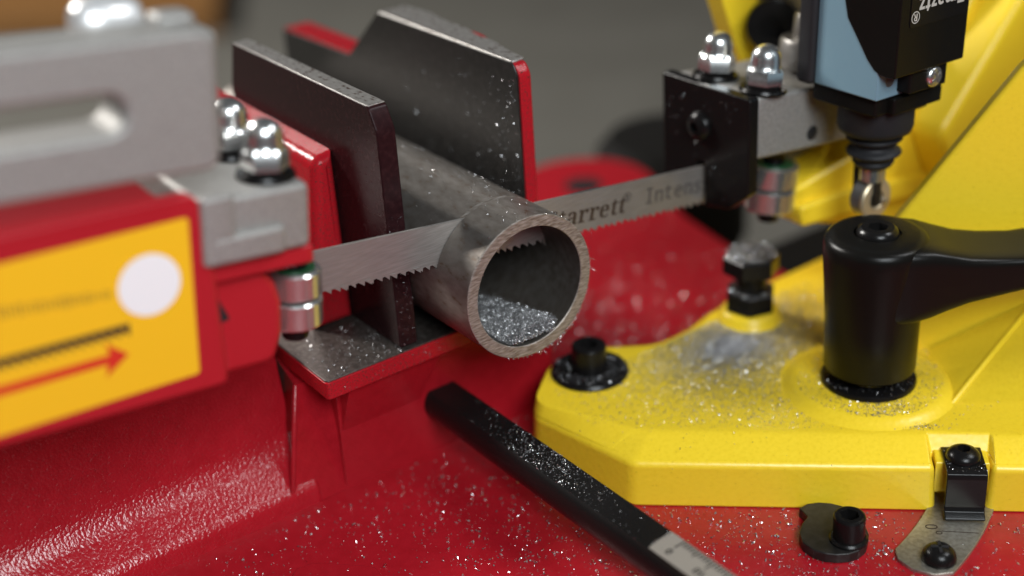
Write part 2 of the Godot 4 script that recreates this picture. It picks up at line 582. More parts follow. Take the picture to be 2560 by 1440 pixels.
func machine_base() -> void:
	var o := thing("machine_base", "red painted cast base with table, vise wall and steel topped vise bed", "saw base", Vector3(0, -90, 0))
	# the table, with the round lug at its far end
	var s := Shape.new()
	var p := PackedVector2Array([Vector2(-420, 330), Vector2(-420, -60), Vector2(10, -60), Vector2(112, -150)])
	for i in 15:
		var a := deg_to_rad(200 + i * 13.0)
		p.append(Vector2(148, -164) + Vector2(cos(a), sin(a)) * 31)
	p.append_array([Vector2(158, -110), Vector2(150, -70), Vector2(152, -10), Vector2(260, 60), Vector2(260, 330)])
	prism(s, p, -90, TABLE, 0, 2.0, Transform3D(T_XZ, Vector3.ZERO), 4)
	part("table", s, M.red_table, o)
	s = Shape.new()
	lathe(s, [Vector2(8.5, TABLE + 0.1), Vector2(0, TABLE + 0.12)], 32, Transform3D(T_XZ, Vector3(147, 0, -163)))
	part("lug_hole", s, M.black_rubber, o, "dark hole in the round lug")
	# a low raised pad on the table
	s = Shape.new()
	prism(s, round_poly(PackedVector2Array([Vector2(-96, 60), Vector2(-79, -10.5), Vector2(-72, -9.5), Vector2(-60, 3), Vector2(-66, 60)]), 4.0), TABLE - 0.5, TABLE + 0.6, 0, 0.5, Transform3D(T_XZ, Vector3.ZERO))
	part("raised_pad", s, M.red_table, o)
	# central vise wall below the bed, its foot filleted into the table
	s = Shape.new()
	var prof := PackedVector2Array([Vector2(-170, -66), Vector2(-170, -22.5), Vector2(-31, -22.5), Vector2(-33, -30), Vector2(-34, -56)])
	prof.append(Vector2(-34.2, -66))
	prism(s, prof, -47.0, 32, 0.3, 2.5, Transform3D(T_ZY, Vector3.ZERO))
	part("vise_wall", s, M.red_paint, o)
	# the lower left wall: a leaning face, a sloped ledge and a short upright face
	s = Shape.new()
	prof = PackedVector2Array([Vector2(-150, -66), Vector2(-150, -10), Vector2(-54, -10), Vector2(-51.5, -20), Vector2(-47.5, -44), Vector2(-45.3, -49), Vector2(-42.0, -52.6), Vector2(-36.4, -56.8), Vector2(-34.6, -58.6), Vector2(-34.0, -60.4)])
	prof.append(Vector2(-33.6, -66))
	prism(s, prof, -330, -55.5, 0, 1.0, Transform3D(T_ZY, Vector3.ZERO), 4)
	part("ledge_wall", s, M.red_bumpy, o)
	# the pillar edge that joins the wall to the ledge
	s = Shape.new()
	var pt := Vector3(-54.6, -29.0, -43.6)
	var pb := Vector3(-64.2, -57.6, -35.2)
	s.face([pt, pb, Vector3(-60, -57, -43), Vector3(-53.6, -26, -56)], Vector3(-1, 0, 0.1))
	s.face([pt, pb, Vector3(-62.8, -63.9, -34.3), Vector3(-46, -63.9, -34.2), Vector3(-46, -45, -34.4), Vector3(-46, -27, -38)], Vector3(-0.1, 0, 1))
	s.face([pt, Vector3(-46, -27, -38), Vector3(-46, -26.5, -56), Vector3(-53.6, -26, -56)], Vector3(0, 1, 0))
	ridge(s, pt + Vector3(0.4, -0.2, -0.3), pb + Vector3(0.4, 0, -0.3), 0.8)
	part("pillar_face", s, M.red_paint, o)
	# gusset below the bed
	s = Shape.new()
	var g := [Vector3(-45.5, -27.0, -34.5), Vector3(-45.5, -27.0, -27.2), Vector3(-46.3, -46, -34.4)]
	var h := [Vector3(-12, -27.0, -34.5), Vector3(-14, -27.0, -27.6), Vector3(-20, -46, -34.4)]
	s.face(g, Vector3(-1, 0, 0))
	s.face([g[1], h[1], h[2], g[2]], Vector3(0, -0.2, 1))
	s.face(h, Vector3(1, 0, 0))
	part("gusset", s, M.red_paint, o)
	# the bed: red plate with a steel top
	s = Shape.new()
	prism(s, round_poly(PackedVector2Array([Vector2(-53, -26), Vector2(-53, -170), Vector2(34, -170), Vector2(34, -26)]), [1.2, 0, 0, 1.2], 4), -27.2, -21.6, 0.7, 0.3, Transform3D(T_XZ, Vector3.ZERO))
	part("bed_plate", s, M.red_chipped, o)
	s = Shape.new()
	prism(s, round_poly(PackedVector2Array([Vector2(-52.6, -26.5), Vector2(-52.6, -170), Vector2(33.5, -170), Vector2(33.5, -26.5)]), [1.2, 0, 0, 1.2], 4), -22.0, -21.2, 0, 0.25, Transform3D(T_XZ, Vector3.ZERO))
	part("bed_top", s, M.bed_steel, o, "worn dark steel top of the vise bed")


func jaws() -> void:
	var o := thing("vise_jaw", "movable vise jaw with dark plate and red bracket, left of the tube", "vise jaw", Vector3(-30, -21.2, -80))
	var s := Shape.new()
	var p := PackedVector2Array([Vector2(-116, -21.0), Vector2(-28, -21.0), Vector2(-28, 45), Vector2(-31.5, 51.6), Vector2(-112.5, 51.6), Vector2(-118, 36)])
	prism(s, round_poly(p, [0.5, 0.6, 5.0, 2.0, 0.6, 1.0], 5), -27.2, -21.3, 0.5, 0.5, Transform3D(T_ZY, Vector3.ZERO))
	part("jaw_plate", s, M.jaw_plate, o)
	s = Shape.new()
	prism(s, round_poly(rect(-27.0, -112.3, -21.6, -31.5), 0.4, 2), 51.55, 51.75, 0, 0.1, Transform3D(T_XZ, Vector3.ZERO))
	part("ground_edge", s, M.ground_steel, o, "bare ground steel top edge with rust specks")
	s = Shape.new()
	p = PackedVector2Array([Vector2(-27.25, -21.0), Vector2(-40.3, -21.0), Vector2(-34.0, 31.6), Vector2(-27.25, 32.6)])
	prism(s, round_poly(p, [0, 0, 5.5, 0], 7), -175, -53.6, 0, 3.2, Transform3D(T_XY, Vector3.ZERO), 4)
	part("jaw_bracket", s, M.red_chipped, o)
	o = thing("vise_jaw", "tall fixed vise jaw with black inner face and red edge, right of the tube", "vise jaw", Vector3(26, -21.2, -90))
	s = Shape.new()
	p = PackedVector2Array([Vector2(-29.8, -21), Vector2(-29.8, 48.5), Vector2(-32.2, 51.6), Vector2(-106, 51.6), Vector2(-128, 33.2), Vector2(-176, 32.4), Vector2(-176, -21)])
	prism(s, round_poly(p, [0, 4, 2, 1, 2, 1, 0], 4), 21.7, 26.2, 0.2, 1.2, Transform3D(T_ZY, Vector3.ZERO))
	part("jaw_casting", s, M.red_chipped, o)
	s = Shape.new()
	p = PackedVector2Array([Vector2(-42, -21), Vector2(-46, 40), Vector2(-60, 51.5), Vector2(-106, 51.5), Vector2(-128, 33.1), Vector2(-176, 32.3), Vector2(-176, -21)])
	prism(s, round_poly(p, [0, 8, 8, 1, 2, 1, 0], 4), 26.0, 33.0, 0, 2.0, Transform3D(T_ZY, Vector3.ZERO))
	part("jaw_rib", s, M.red_paint, o)
	s = Shape.new()
	p = PackedVector2Array([Vector2(-30.4, -20.9), Vector2(-30.4, 48.5), Vector2(-32.4, 51.7), Vector2(-106, 51.7), Vector2(-128, 33.0), Vector2(-176, 32.0), Vector2(-176, -20.9)])
	prism(s, round_poly(p, [0, 4, 2, 1, 2, 1, 0], 4), 21.2, 21.8, 0.15, 0, Transform3D(T_ZY, Vector3.ZERO))
	part("jaw_face", s, M.black_oxide, o)
	s = Shape.new()
	p = PackedVector2Array([Vector2(21.5, -32.6), Vector2(26.4, -33.4), Vector2(27.0, -41), Vector2(29.4, -52), Vector2(29.6, -62), Vector2(31.4, -70), Vector2(31.6, -84), Vector2(33, -92), Vector2(32, -106), Vector2(21.5, -106)])
	prism(s, round_poly(p, 0.8, 3), 51.5, 52.1, 0, 0.3, Transform3D(T_XZ, Vector3.ZERO))
	part("ground_edge", s, M.ground_steel, o, "bare ground steel top edge")


func tube_piece(s: Shape, r0: float, r1: float, z0: float, z1: float, a0: float, a1: float, segs: int, ends: bool, sides: bool) -> void:
	for layer in [[r1, 1.0], [r0, -1.0]]:
		var base := s.v.size()
		for i in segs + 1:
			var a := lerpf(a0, a1, float(i) / segs)
			var c := Vector3(cos(a), sin(a), 0)
			s.vert(c * layer[0] + Vector3(0, 0, z0), c * layer[1])
			s.vert(c * layer[0] + Vector3(0, 0, z1), c * layer[1])
		for i in segs:
			s.quad(base + i * 2, base + i * 2 + 2, base + i * 2 + 3, base + i * 2 + 1)
	if ends:
		ring(s, r0, r1, z0, -1.0, a0, a1, segs)
		ring(s, r0, r1, z1, 1.0, a0, a1, segs)
	if sides:
		for a in [a0, a1]:
			var c := Vector3(cos(a), sin(a), 0)
			s.face([c * r0 + Vector3(0, 0, z0), c * r1 + Vector3(0, 0, z0), c * r1 + Vector3(0, 0, z1), c * r0 + Vector3(0, 0, z1)], Vector3(0, 1, 0))


func ring(s: Shape, r0: float, r1: float, z: float, up: float, a0: float, a1: float, segs: int) -> void:
	var base := s.v.size()
	for i in segs + 1:
		var a := lerpf(a0, a1, float(i) / segs)
		s.vert(Vector3(cos(a) * r0, sin(a) * r0, z), Vector3(0, 0, up))
		s.vert(Vector3(cos(a) * r1, sin(a) * r1, z), Vector3(0, 0, up))
	for i in segs:
		s.quad(base + i * 2, base + i * 2 + 2, base + i * 2 + 3, base + i * 2 + 1)


func steel_tube() -> void:
	var o := thing("steel_tube", "round steel tube clamped in the vise, half sawn through", "tube", Vector3(0, -21.2, -40))
	var ro := 21.15
	var ri := 17.7
	# outer skin, open where the blade has cut down to its teeth
	var cut_left := PI - asin(6.6 / ro)
	var cut_right := asin(1.6 / ro)
	var s := Shape.new()
	for piece in [[-165.0, -17.15, 0.0, TAU, 96], [-15.75, -0.35, 0.0, TAU, 96], [-17.15, -15.75, cut_left, TAU + cut_right, 60]]:
		var base := s.v.size()
		for i in int(piece[4]) + 1:
			var a := lerpf(piece[2], piece[3], float(i) / piece[4])
			var c := Vector3(cos(a), sin(a), 0)
			s.vert(c * ro + Vector3(0, 0, piece[0]), c)
			s.vert(c * ro + Vector3(0, 0, piece[1]), c)
		for i in int(piece[4]):
			s.quad(base + i * 2, base + i * 2 + 2, base + i * 2 + 3, base + i * 2 + 1)
	part("tube_wall", s, M.tube_steel, o)
	s = Shape.new()
	for piece in [[-165.0, -17.15, 0.0, TAU, 64], [-15.75, -0.2, 0.0, TAU, 64], [-17.15, -15.75, cut_left, TAU + cut_right, 48]]:
		var base := s.v.size()
		for i in int(piece[4]) + 1:
			var a := lerpf(piece[2], piece[3], float(i) / piece[4])
			var c := Vector3(cos(a), sin(a), 0)
			s.vert(c * ri + Vector3(0, 0, piece[0]), -c)
			s.vert(c * ri + Vector3(0, 0, piece[1]), -c)
		for i in int(piece[4]):
			s.quad(base + i * 2, base + i * 2 + 2, base + i * 2 + 3, base + i * 2 + 1)
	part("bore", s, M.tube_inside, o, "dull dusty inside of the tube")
	s = Shape.new()
	ring(s, ri, ro, -17.15, 1.0, cut_right, cut_left, 48)
	ring(s, ri, ro, -15.75, -1.0, cut_right, cut_left, 48)
	for a in [cut_right, cut_left]:
		var c := Vector3(cos(a), sin(a), 0)
		s.face([c * ri + Vector3(0, 0, -17.15), c * ro + Vector3(0, 0, -17.15), c * ro + Vector3(0, 0, -15.75), c * ri + Vector3(0, 0, -15.75)], Vector3(0, 1, 0))
	part("kerf", s, M.cut_face, o, "fresh saw cut across the tube")
	# the end face with its slightly broken edges
	s = Shape.new()
	var prof := [Vector2(ri, -0.2), Vector2(ri + 0.2, 0.0), Vector2(ro - 0.3, 0.0), Vector2(ro - 0.05, -0.12), Vector2(ro, -0.35)]
	prof.reverse()
	lathe(s, prof, 96, Transform3D(), 0.95)
	part("sawn_end", s, M.cut_face, o, "brownish sawn end face of the tube")


func saw_blade() -> void:
	var o := thing("saw_band", "thin grey band saw blade with teeth down, passing through the tube", "saw blade", Vector3(15, 9, -16.4))
	var xf := Transform3D(Basis(Vector3(0, 0, 1), -TILT), Vector3(0, 17.35, -16.0))
	var p := PackedVector2Array([Vector2(190, 0), Vector2(-190, 0)])
	var x := -190.0
	var k := 0
	while x < 188.0:
		var pitch := 2.3 if k % 5 < 2 else 2.75
		p.append(Vector2(x, -11.75))
		p.append(Vector2(x + pitch * 0.30, -11.6))
		p.append(Vector2(x + pitch * 0.72, -12.35))
		p.append(Vector2(x + pitch * 0.97, -12.85))
		x += pitch
		k += 1
	p.append(Vector2(190, -11.75))
	var s := Shape.new()
	prism(s, p, -0.9, 0.0, 0, 0, xf)
	part("blade_band", s, M.blade_steel, o)
	# set teeth: every third tooth leans a little out of the band
	s = Shape.new()
	x = -80.0
	while x < 90.0:
		var q := PackedVector2Array([Vector2(x, -11.3), Vector2(x + 1.9, -11.3), Vector2(x + 2.35, -12.9)])
		prism(s, q, -0.1, 0.22, 0, 0, xf)
		x += 7.7
	part("set_teeth", s, M.blade_steel, o)
	var face := Transform3D(xf.basis, xf * Vector3(34.0, -6.9, 0.03))
	text("lettering", "Starrett", 5.4, 0.05, "Droid Serif", true, face, M.dark_print, o, 0.12, 1.05)
	face.origin = xf * Vector3(49.6, -4.6, 0.03)
	text("lettering", "®", 3.0, 0.05, "Droid Sans", false, face, M.grey_print_dark, o)
	face.origin = xf * Vector3(70.5, -6.0, 0.03)
	text("lettering", "Intenss", 5.0, 0.05, "Droid Sans Mono", false, face, M.grey_print_dark, o, 0.0, 1.0)


func cap_nut(o: Node3D, at: Vector3, up: Vector3, turn: float) -> void:
	var xf := along(at, up, turn)
	var s := Shape.new()
	lathe(s, [Vector2(0, 0.05), Vector2(7.0, 0.05), Vector2(7.2, 0.5), Vector2(6.8, 1.3), Vector2(4, 1.3)], 40, xf)
	lathe(s, [Vector2(5.6, 1.3), Vector2(5.6, 2.1), Vector2(4, 2.2)], 40, xf)
	var nut := Shape.new()
	lathe(nut, [Vector2(5.0, 2.1), Vector2(5.75, 2.5), Vector2(5.75, 6.2), Vector2(5.1, 7.4)], 6, xf, 0.82, true)
	var dome := [Vector2(5.35, 6.6), Vector2(4.75, 7.4), Vector2(4.55, 8.2), Vector2(4.45, 9.6)]
	for i in 9:
		var a := PI / 2 * i / 8.0
		dome.append(Vector2(4.4 * cos(a), 10.2 + 4.1 * sin(a)))
	lathe(nut, dome, 48, xf, 0.6)
	var n := part("cap_nut", nut, M.chrome, o)
	part("washer", s, M.black_steel, n)


func bearing(o: Node3D, at: Vector3, up: Vector3, r: float) -> void:
	for k in 2:
		var xf := along(at + up * (-7.5 + 7.9 * k), up)
		var s := Shape.new()
		lathe(s, [Vector2(3, 0), Vector2(r - 0.9, 0), Vector2(r - 0.5, 0.05), Vector2(r, 0.6), Vector2(r, 6.6), Vector2(r - 0.5, 7.15), Vector2(r - 0.9, 7.2), Vector2(3, 7.2)], 56, xf, 0.9)
		var b := part("roller_bearing", s, M.bearing_steel, o)
		if k == 1:
			s = Shape.new()
			lathe(s, [Vector2(2.5, 7.25), Vector2(r - 1.6, 7.25), Vector2(r - 1.7, 7.5), Vector2(2.5, 7.5)], 40, xf)
			part("seal", s, M.green_seal, b, "green seal ring")
	var s := Shape.new()
	lathe(s, [Vector2(0, -11.5), Vector2(3.0, -11.5), Vector2(3.4, -11), Vector2(3.4, 10), Vector2(0, 10)], 32, along(at, up))
	part("bearing_pin", s, M.black_steel, o)


func right_guide() -> void:
	var o := thing("blade_guide", "right blade guide, black faced grey block with two shiny cap nuts on top", "blade guide", Vector3(95, 15, -12))
	var tilt := Basis(Vector3(0, 0, 1), -TILT)
	var up := tilt * Vector3(0, 1, 0)
	var xf := Transform3D(tilt, Vector3(79.5, 35.0, 0))
	var s := Shape.new()
	box(s, Vector3(3.2, -19.6, -31), Vector3(75, 0, 4.0), 1.4, xf)
	box(s, Vector3(40, -19, -26), Vector3(120, 1.5, -2), 3.0, xf)
	part("guide_arm", s, M.cast_alloy, o)
	s = Shape.new()
	lathe(s, [Vector2(0, 0.1), Vector2(2.2, 0.1), Vector2(2.4, 0)], 24, Transform3D(xf.basis, xf * Vector3(28.5, -14.6, 4.0)))
	part("pin_hole", s, M.black_rubber, o)
	s = Shape.new()
	var p := PackedVector2Array([Vector2(-33.5, 34.8), Vector2(4.5, 34.8), Vector2(4.5, 4.6), Vector2(-3.6, -2.4), Vector2(-14.4, -4.6), Vector2(-14.6, 9.8), Vector2(-18.2, 9.8), Vector2(-18.2, -3.5), Vector2(-33.5, -1)])
	prism(s, round_poly(p, [0.8, 0.8, 1.5, 1.5, 1.2, 0.4, 0.4, 0.4, 0.8], 3), -0.8, 3.0, 0.5, 0.3, Transform3D(T_ZY, Vector3(79.5, 0, 0)))
	part("guard_plate", s, M.black_steel, o)
	s = Shape.new()
	button_screw(s, 4.6, 2.8, 2.2, Transform3D(Basis(Vector3(0, 0, 1), Vector3(0, 1, 0), Vector3(-1, 0, 0)), Vector3(78.7, 21.5, -16.5)))
	part("plate_screw", s, M.black_steel, o)
	cap_nut(o, xf * Vector3(8.6, 0, -19.6), up, 0.15)
	cap_nut(o, xf * Vector3(9.7, 0, -0.6), up, 0.62)
	bearing(o, Vector3(101.0, -2.4, -7.6), up, 8.0)
	# the adjusting post on the bow side
	s = Shape.new()
	lathe(s, [Vector2(0, 0), Vector2(9, 0), Vector2(9.6, 0.6), Vector2(9.6, 8), Vector2(9, 9), Vector2(0, 9)], 40, along(xf * Vector3(38, 2, -9), up))
	lathe(s, [Vector2(6, 9), Vector2(6, 16), Vector2(5.4, 17), Vector2(0, 17)], 40, along(xf * Vector3(38, 2, -9), up))
	part("adjusting_collar", s, M.alloy_dark, o)
	s = Shape.new()
	socket_screw(s, 8.5, 10, 4.2, along(Vector3(128, 40, -34), Vector3(-0.75, 0.1, 0.65)), 0.1)
	lathe(s, [Vector2(6, -30), Vector2(6, 0)], 32, along(Vector3(128, 40, -34), Vector3(-0.75, 0.1, 0.65)))
	part("clamp_screw", s, M.black_steel, o)


func left_guide() -> void:
	var o := thing("blade_guide", "left blade guide, grey slotted arm and block with shiny cap nuts", "blade guide", Vector3(-85, 50, 0))
	var tilt := Basis(Vector3(0, 0, 1), -TILT)
	var up := tilt * Vector3(0, 1, 0)
	var xf := Transform3D(tilt, Vector3(-64.4, 52.2, 0))
	var s := Shape.new()
	box(s, Vector3(-28, -16.3, -32), Vector3(0, 0, 4.6), 1.8, xf)
	box(s, Vector3(-26, -15.8, 3.0), Vector3(-7, -8.6, 6.4), 1.6, xf)
	box(s, Vector3(-28, -15.8, 3.0), Vector3(-19.5, 1.2, 6.2), 1.4, xf)
	part("guide_block", s, M.cast_alloy, o)
	cap_nut(o, xf * Vector3(-6.9, 0, -4.2), up, 0.35)
	cap_nut(o, xf * Vector3(-6.6, 0, -23.5), up, 0.6)
	bearing(o, Vector3(-66.6, 18.2, -8.4), up, 7.0)
	s = Shape.new()
	box(s, Vector3(-28, -21.2, -30), Vector3(1.6, -16.5, 3.0), 0.9, xf)
	part("red_shim", s, M.red_smooth, o, "red plate under the grey block")
	# slotted arm, a C round the slot
	s = Shape.new()
	var ax := Transform3D(tilt, Vector3(-84.8, 95.0, 0))
	var p := PackedVector2Array([Vector2(-190, 0), Vector2(0, 0), Vector2(0, -30.5), Vector2(-190, -30.5), Vector2(-190, -19.5)])
	for i in 9:
		var a := -PI / 2 + PI * i / 8.0
		p.append(Vector2(-24.5 + 4.2 * cos(a), -15.2 + 4.2 * sin(a)))
	p.append(Vector2(-190, -11.0))
	prism(s, round_poly(p, [0, 4.0, 3.0, 0, 0, 0, 0, 0, 0, 0, 0, 0, 0, 0, 0], 5), -3, 12, 1.6, 1.5, ax, 4)
	box(s, Vector3(-9.5, -4, -3), Vector3(-0.5, 2.4, 5), 2.0, ax)
	box(s, Vector3(-5.5, -30, -8), Vector3(4.0, -2, 5.0), 2.0, ax)
	part("slotted_arm", s, M.cast_alloy, o)
	s = Shape.new()
	var lv := along(ax * Vector3(-23, -1.0, -9), Vector3(0.93, -0.12, -0.02))
	lathe(s, [Vector2(0, 0), Vector2(3.6, 0.4), Vector2(5.2, 2.2), Vector2(5.8, 5), Vector2(5.8, 12), Vector2(4.4, 14.5), Vector2(0, 15.5)], 40, lv)
	part("clamp_knob", s, M.bright_alloy, o, "bright round clamp knob above the slotted arm")


func blade_cover() -> void:
	var o := thing("blade_cover", "red blade cover with a yellow arrow sticker", "blade cover", Vector3(-110, 10, 0))
	var s := Shape.new()
	var p := PackedVector2Array([Vector2(-330, 78), Vector2(-92.0, 58.0), Vector2(-91.2, 36), Vector2(-92.5, 8.9), Vector2(-330, 33.5)])
	prism(s, round_poly(p, [0, 4.0, 0.5, 2, 0], 5), 1.5, 5.0, 0.8, 1.1, Transform3D(T_XY, Vector3.ZERO))
	part("front_plate", s, M.red_smooth, o)
	s = Shape.new()
	p = PackedVector2Array([Vector2(-330, 84), Vector2(-99.5, 57.4), Vector2(-99.5, 40), Vector2(-330, 40)])
	prism(s, p, -26, 1.4, 0.6, 0.6, Transform3D(T_XY, Vector3.ZERO))
	p = PackedVector2Array([Vector2(-330, 44), Vector2(-92.5, 28), Vector2(-92.5, 8), Vector2(-330, 34)])
	prism(s, p, -26, 1.4, 0.6, 0.6, Transform3D(T_XY, Vector3.ZERO))
	part("cover_body", s, M.red_smooth, o)
	s = Shape.new()
	# the nose: a bent sheet that reaches to the roller
	p = PackedVector2Array([Vector2(-92, 35.4), Vector2(-77.0, 31.8), Vector2(-74.4, 27.5), Vector2(-73.5, 22), Vector2(-74.6, 14), Vector2(-77.8, 6.8), Vector2(-92, 8.4)])
	prism(s, round_poly(p, [0, 4, 4, 4, 4, 4, 0], 5), -26, 0.4, 0.2, 2.5, Transform3D(T_XY, Vector3.ZERO), 5)
	part("nose", s, M.red_smooth, o)
	s = Shape.new()
	p = PackedVector2Array([Vector2(-91.0, 31.5), Vector2(-87.8, 22.8), Vector2(-91.0, 22.4)])
	prism(s, round_poly(p, 0.4, 2), 0.3, 0.5, 0, 0, Transform3D(T_XY, Vector3.ZERO))
	part("nose_slot", s, M.black_rubber, o, "dark three cornered slot in the nose")
	# the sticker and what is printed on it
	s = Shape.new()
	p = PackedVector2Array([Vector2(-240, 62.2), Vector2(-95.4, 53.1), Vector2(-99.3, 14.6), Vector2(-240, 22.6)])
	prism(s, round_poly(p, [0, 0.8, 0.8, 0], 3), 4.95, 5.15, 0, 0, Transform3D(T_XY, Vector3.ZERO))
	var st := part("sticker", s, M.yellow_sticker, o)
	s = Shape.new()
	prism(s, circle(Vector2(-106.9, 40.3), 7.3, 40), 5.1, 5.22, 0, 0, Transform3D(T_XY, Vector3.ZERO))
	part("white_dot", s, M.white_print, st)
	var e1 := Vector2(-113.2, 31.9)
	var e0 := Vector2(-240, 41.0)
	var d := (e1 - e0).normalized()
	var up := Vector2(-d.y, d.x)
	s = Shape.new()
	p = PackedVector2Array([e0 + up * 1.1, e1 + up * 1.1])
	var x := 0.0
	while x < 44:
		p.append(e1 - d * x - up * 0.1)
		p.append(e1 - d * (x + 0.2) - up * 2.1)
		x += 2.1
	p.append(e0 - up * 0.6)
	prism(s, p, 5.1, 5.2, 0, 0, Transform3D(T_XY, Vector3.ZERO))
	part("blade_print", s, M.dark_print, st)
	s = Shape.new()
	e1 = Vector2(-114.6, 25.7)
	e0 = Vector2(-240, 34.4)
	d = (e1 - e0).normalized()
	up = Vector2(-d.y, d.x)
	p = PackedVector2Array([e0 - up * 1.15, e1 - d * 5.0 - up * 1.15, e1 - d * 5.8 - up * 4.2, e1, e1 - d * 5.0 + up * 4.0, e1 - d * 4.4 + up * 1.15, e0 + up * 1.15])
	prism(s, p, 5.1, 5.2, 0, 0, Transform3D(T_XY, Vector3.ZERO))
	part("arrow_print", s, M.red_print, st)
	s = Shape.new()
	for i in 60:
		var q := Vector2(-116.0, 41.2) + Vector2(-0.985, 0.17) * i * 1.05
		var hh := rng.randf_range(0.6, 1.5)
		prism(s, rect(q.x - 0.22, q.y - hh, q.x + 0.22, q.y + hh), 5.1, 5.18, 0, 0, Transform3D(T_XY, Vector3.ZERO))
	part("scale_print", s, M.faint_print, st)


func saw_bow() -> void:
	var o := thing("saw_bow", "yellow painted saw bow frame behind the limit switch", "saw bow", Vector3(150, 0, 0))
	var s := Shape.new()
	# the inclined beam with its lower flange
	var p := PackedVector2Array([Vector2(104.5, -3.5), Vector2(131, 0.5), Vector2(160, 11), Vector2(176, 24), Vector2(190, 48), Vector2(330, 60), Vector2(330, -40), Vector2(150, -30), Vector2(106.8, -15.5)])
	prism(s, round_poly(p, [1.5, 8, 8, 8, 8, 0, 0, 4, 2], 4), -34, -1.5, 1, 2.2, Transform3D(T_XY, Vector3.ZERO), 4)
	p = PackedVector2Array([Vector2(105.6, -8.4), Vector2(130, -9.5), Vector2(200, -20), Vector2(200, -26), Vector2(106.8, -15.9)])
	prism(s, round_poly(p, [1.4, 0, 0, 0, 1.4], 4), -4, 1.5, 1, 1.6, Transform3D(T_XY, Vector3.ZERO), 4)
	part("bow_beam", s, M.yellow_paint, o)
	s = Shape.new()
	p = PackedVector2Array([Vector2(158, 4), Vector2(200, 48), Vector2(330, 120), Vector2(330, 20), Vector2(170, -20)])
	prism(s, round_poly(p, 6, 4), -1.4, 12, 1, 3, Transform3D(T_XY, Vector3.ZERO), 4)
	part("bow_web", s, M.yellow_paint, o)
	s = Shape.new()
	p = PackedVector2Array([Vector2(88, 90), Vector2(110.2, 49.4), Vector2(121.5, 20), Vector2(126.5, 20), Vector2(126.5, 90)])
	prism(s, round_poly(p, 1, 2), -48, -40, 0.6, 0.6, Transform3D(T_XY, Vector3.ZERO))
	part("bow_rib", s, M.yellow_paint, o)
	s = Shape.new()
	box(s, Vector3(127, 4, -62), Vector3(150, 110, -38), 2.0)
	part("guide_post", s, M.post_grey, o)
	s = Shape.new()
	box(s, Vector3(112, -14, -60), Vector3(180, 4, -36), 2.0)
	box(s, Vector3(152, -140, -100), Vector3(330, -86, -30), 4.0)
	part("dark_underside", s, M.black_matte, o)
	s = Shape.new()
	box(s, Vector3(170, 60, 10), Vector3(330, 66, 24), 2.0, Transform3D(Basis(Vector3(0, 0, 1), 0.05), Vector3(0, -4, 0)))
	part("cable", s, M.black_rubber, o)


func uv_point(u: float, w: float) -> Vector2:   # u along the casting's front edge, w outwards from the pivot line
	return Vector2(0.731 * u - 0.682 * w, 0.682 * u + 0.731 * w)


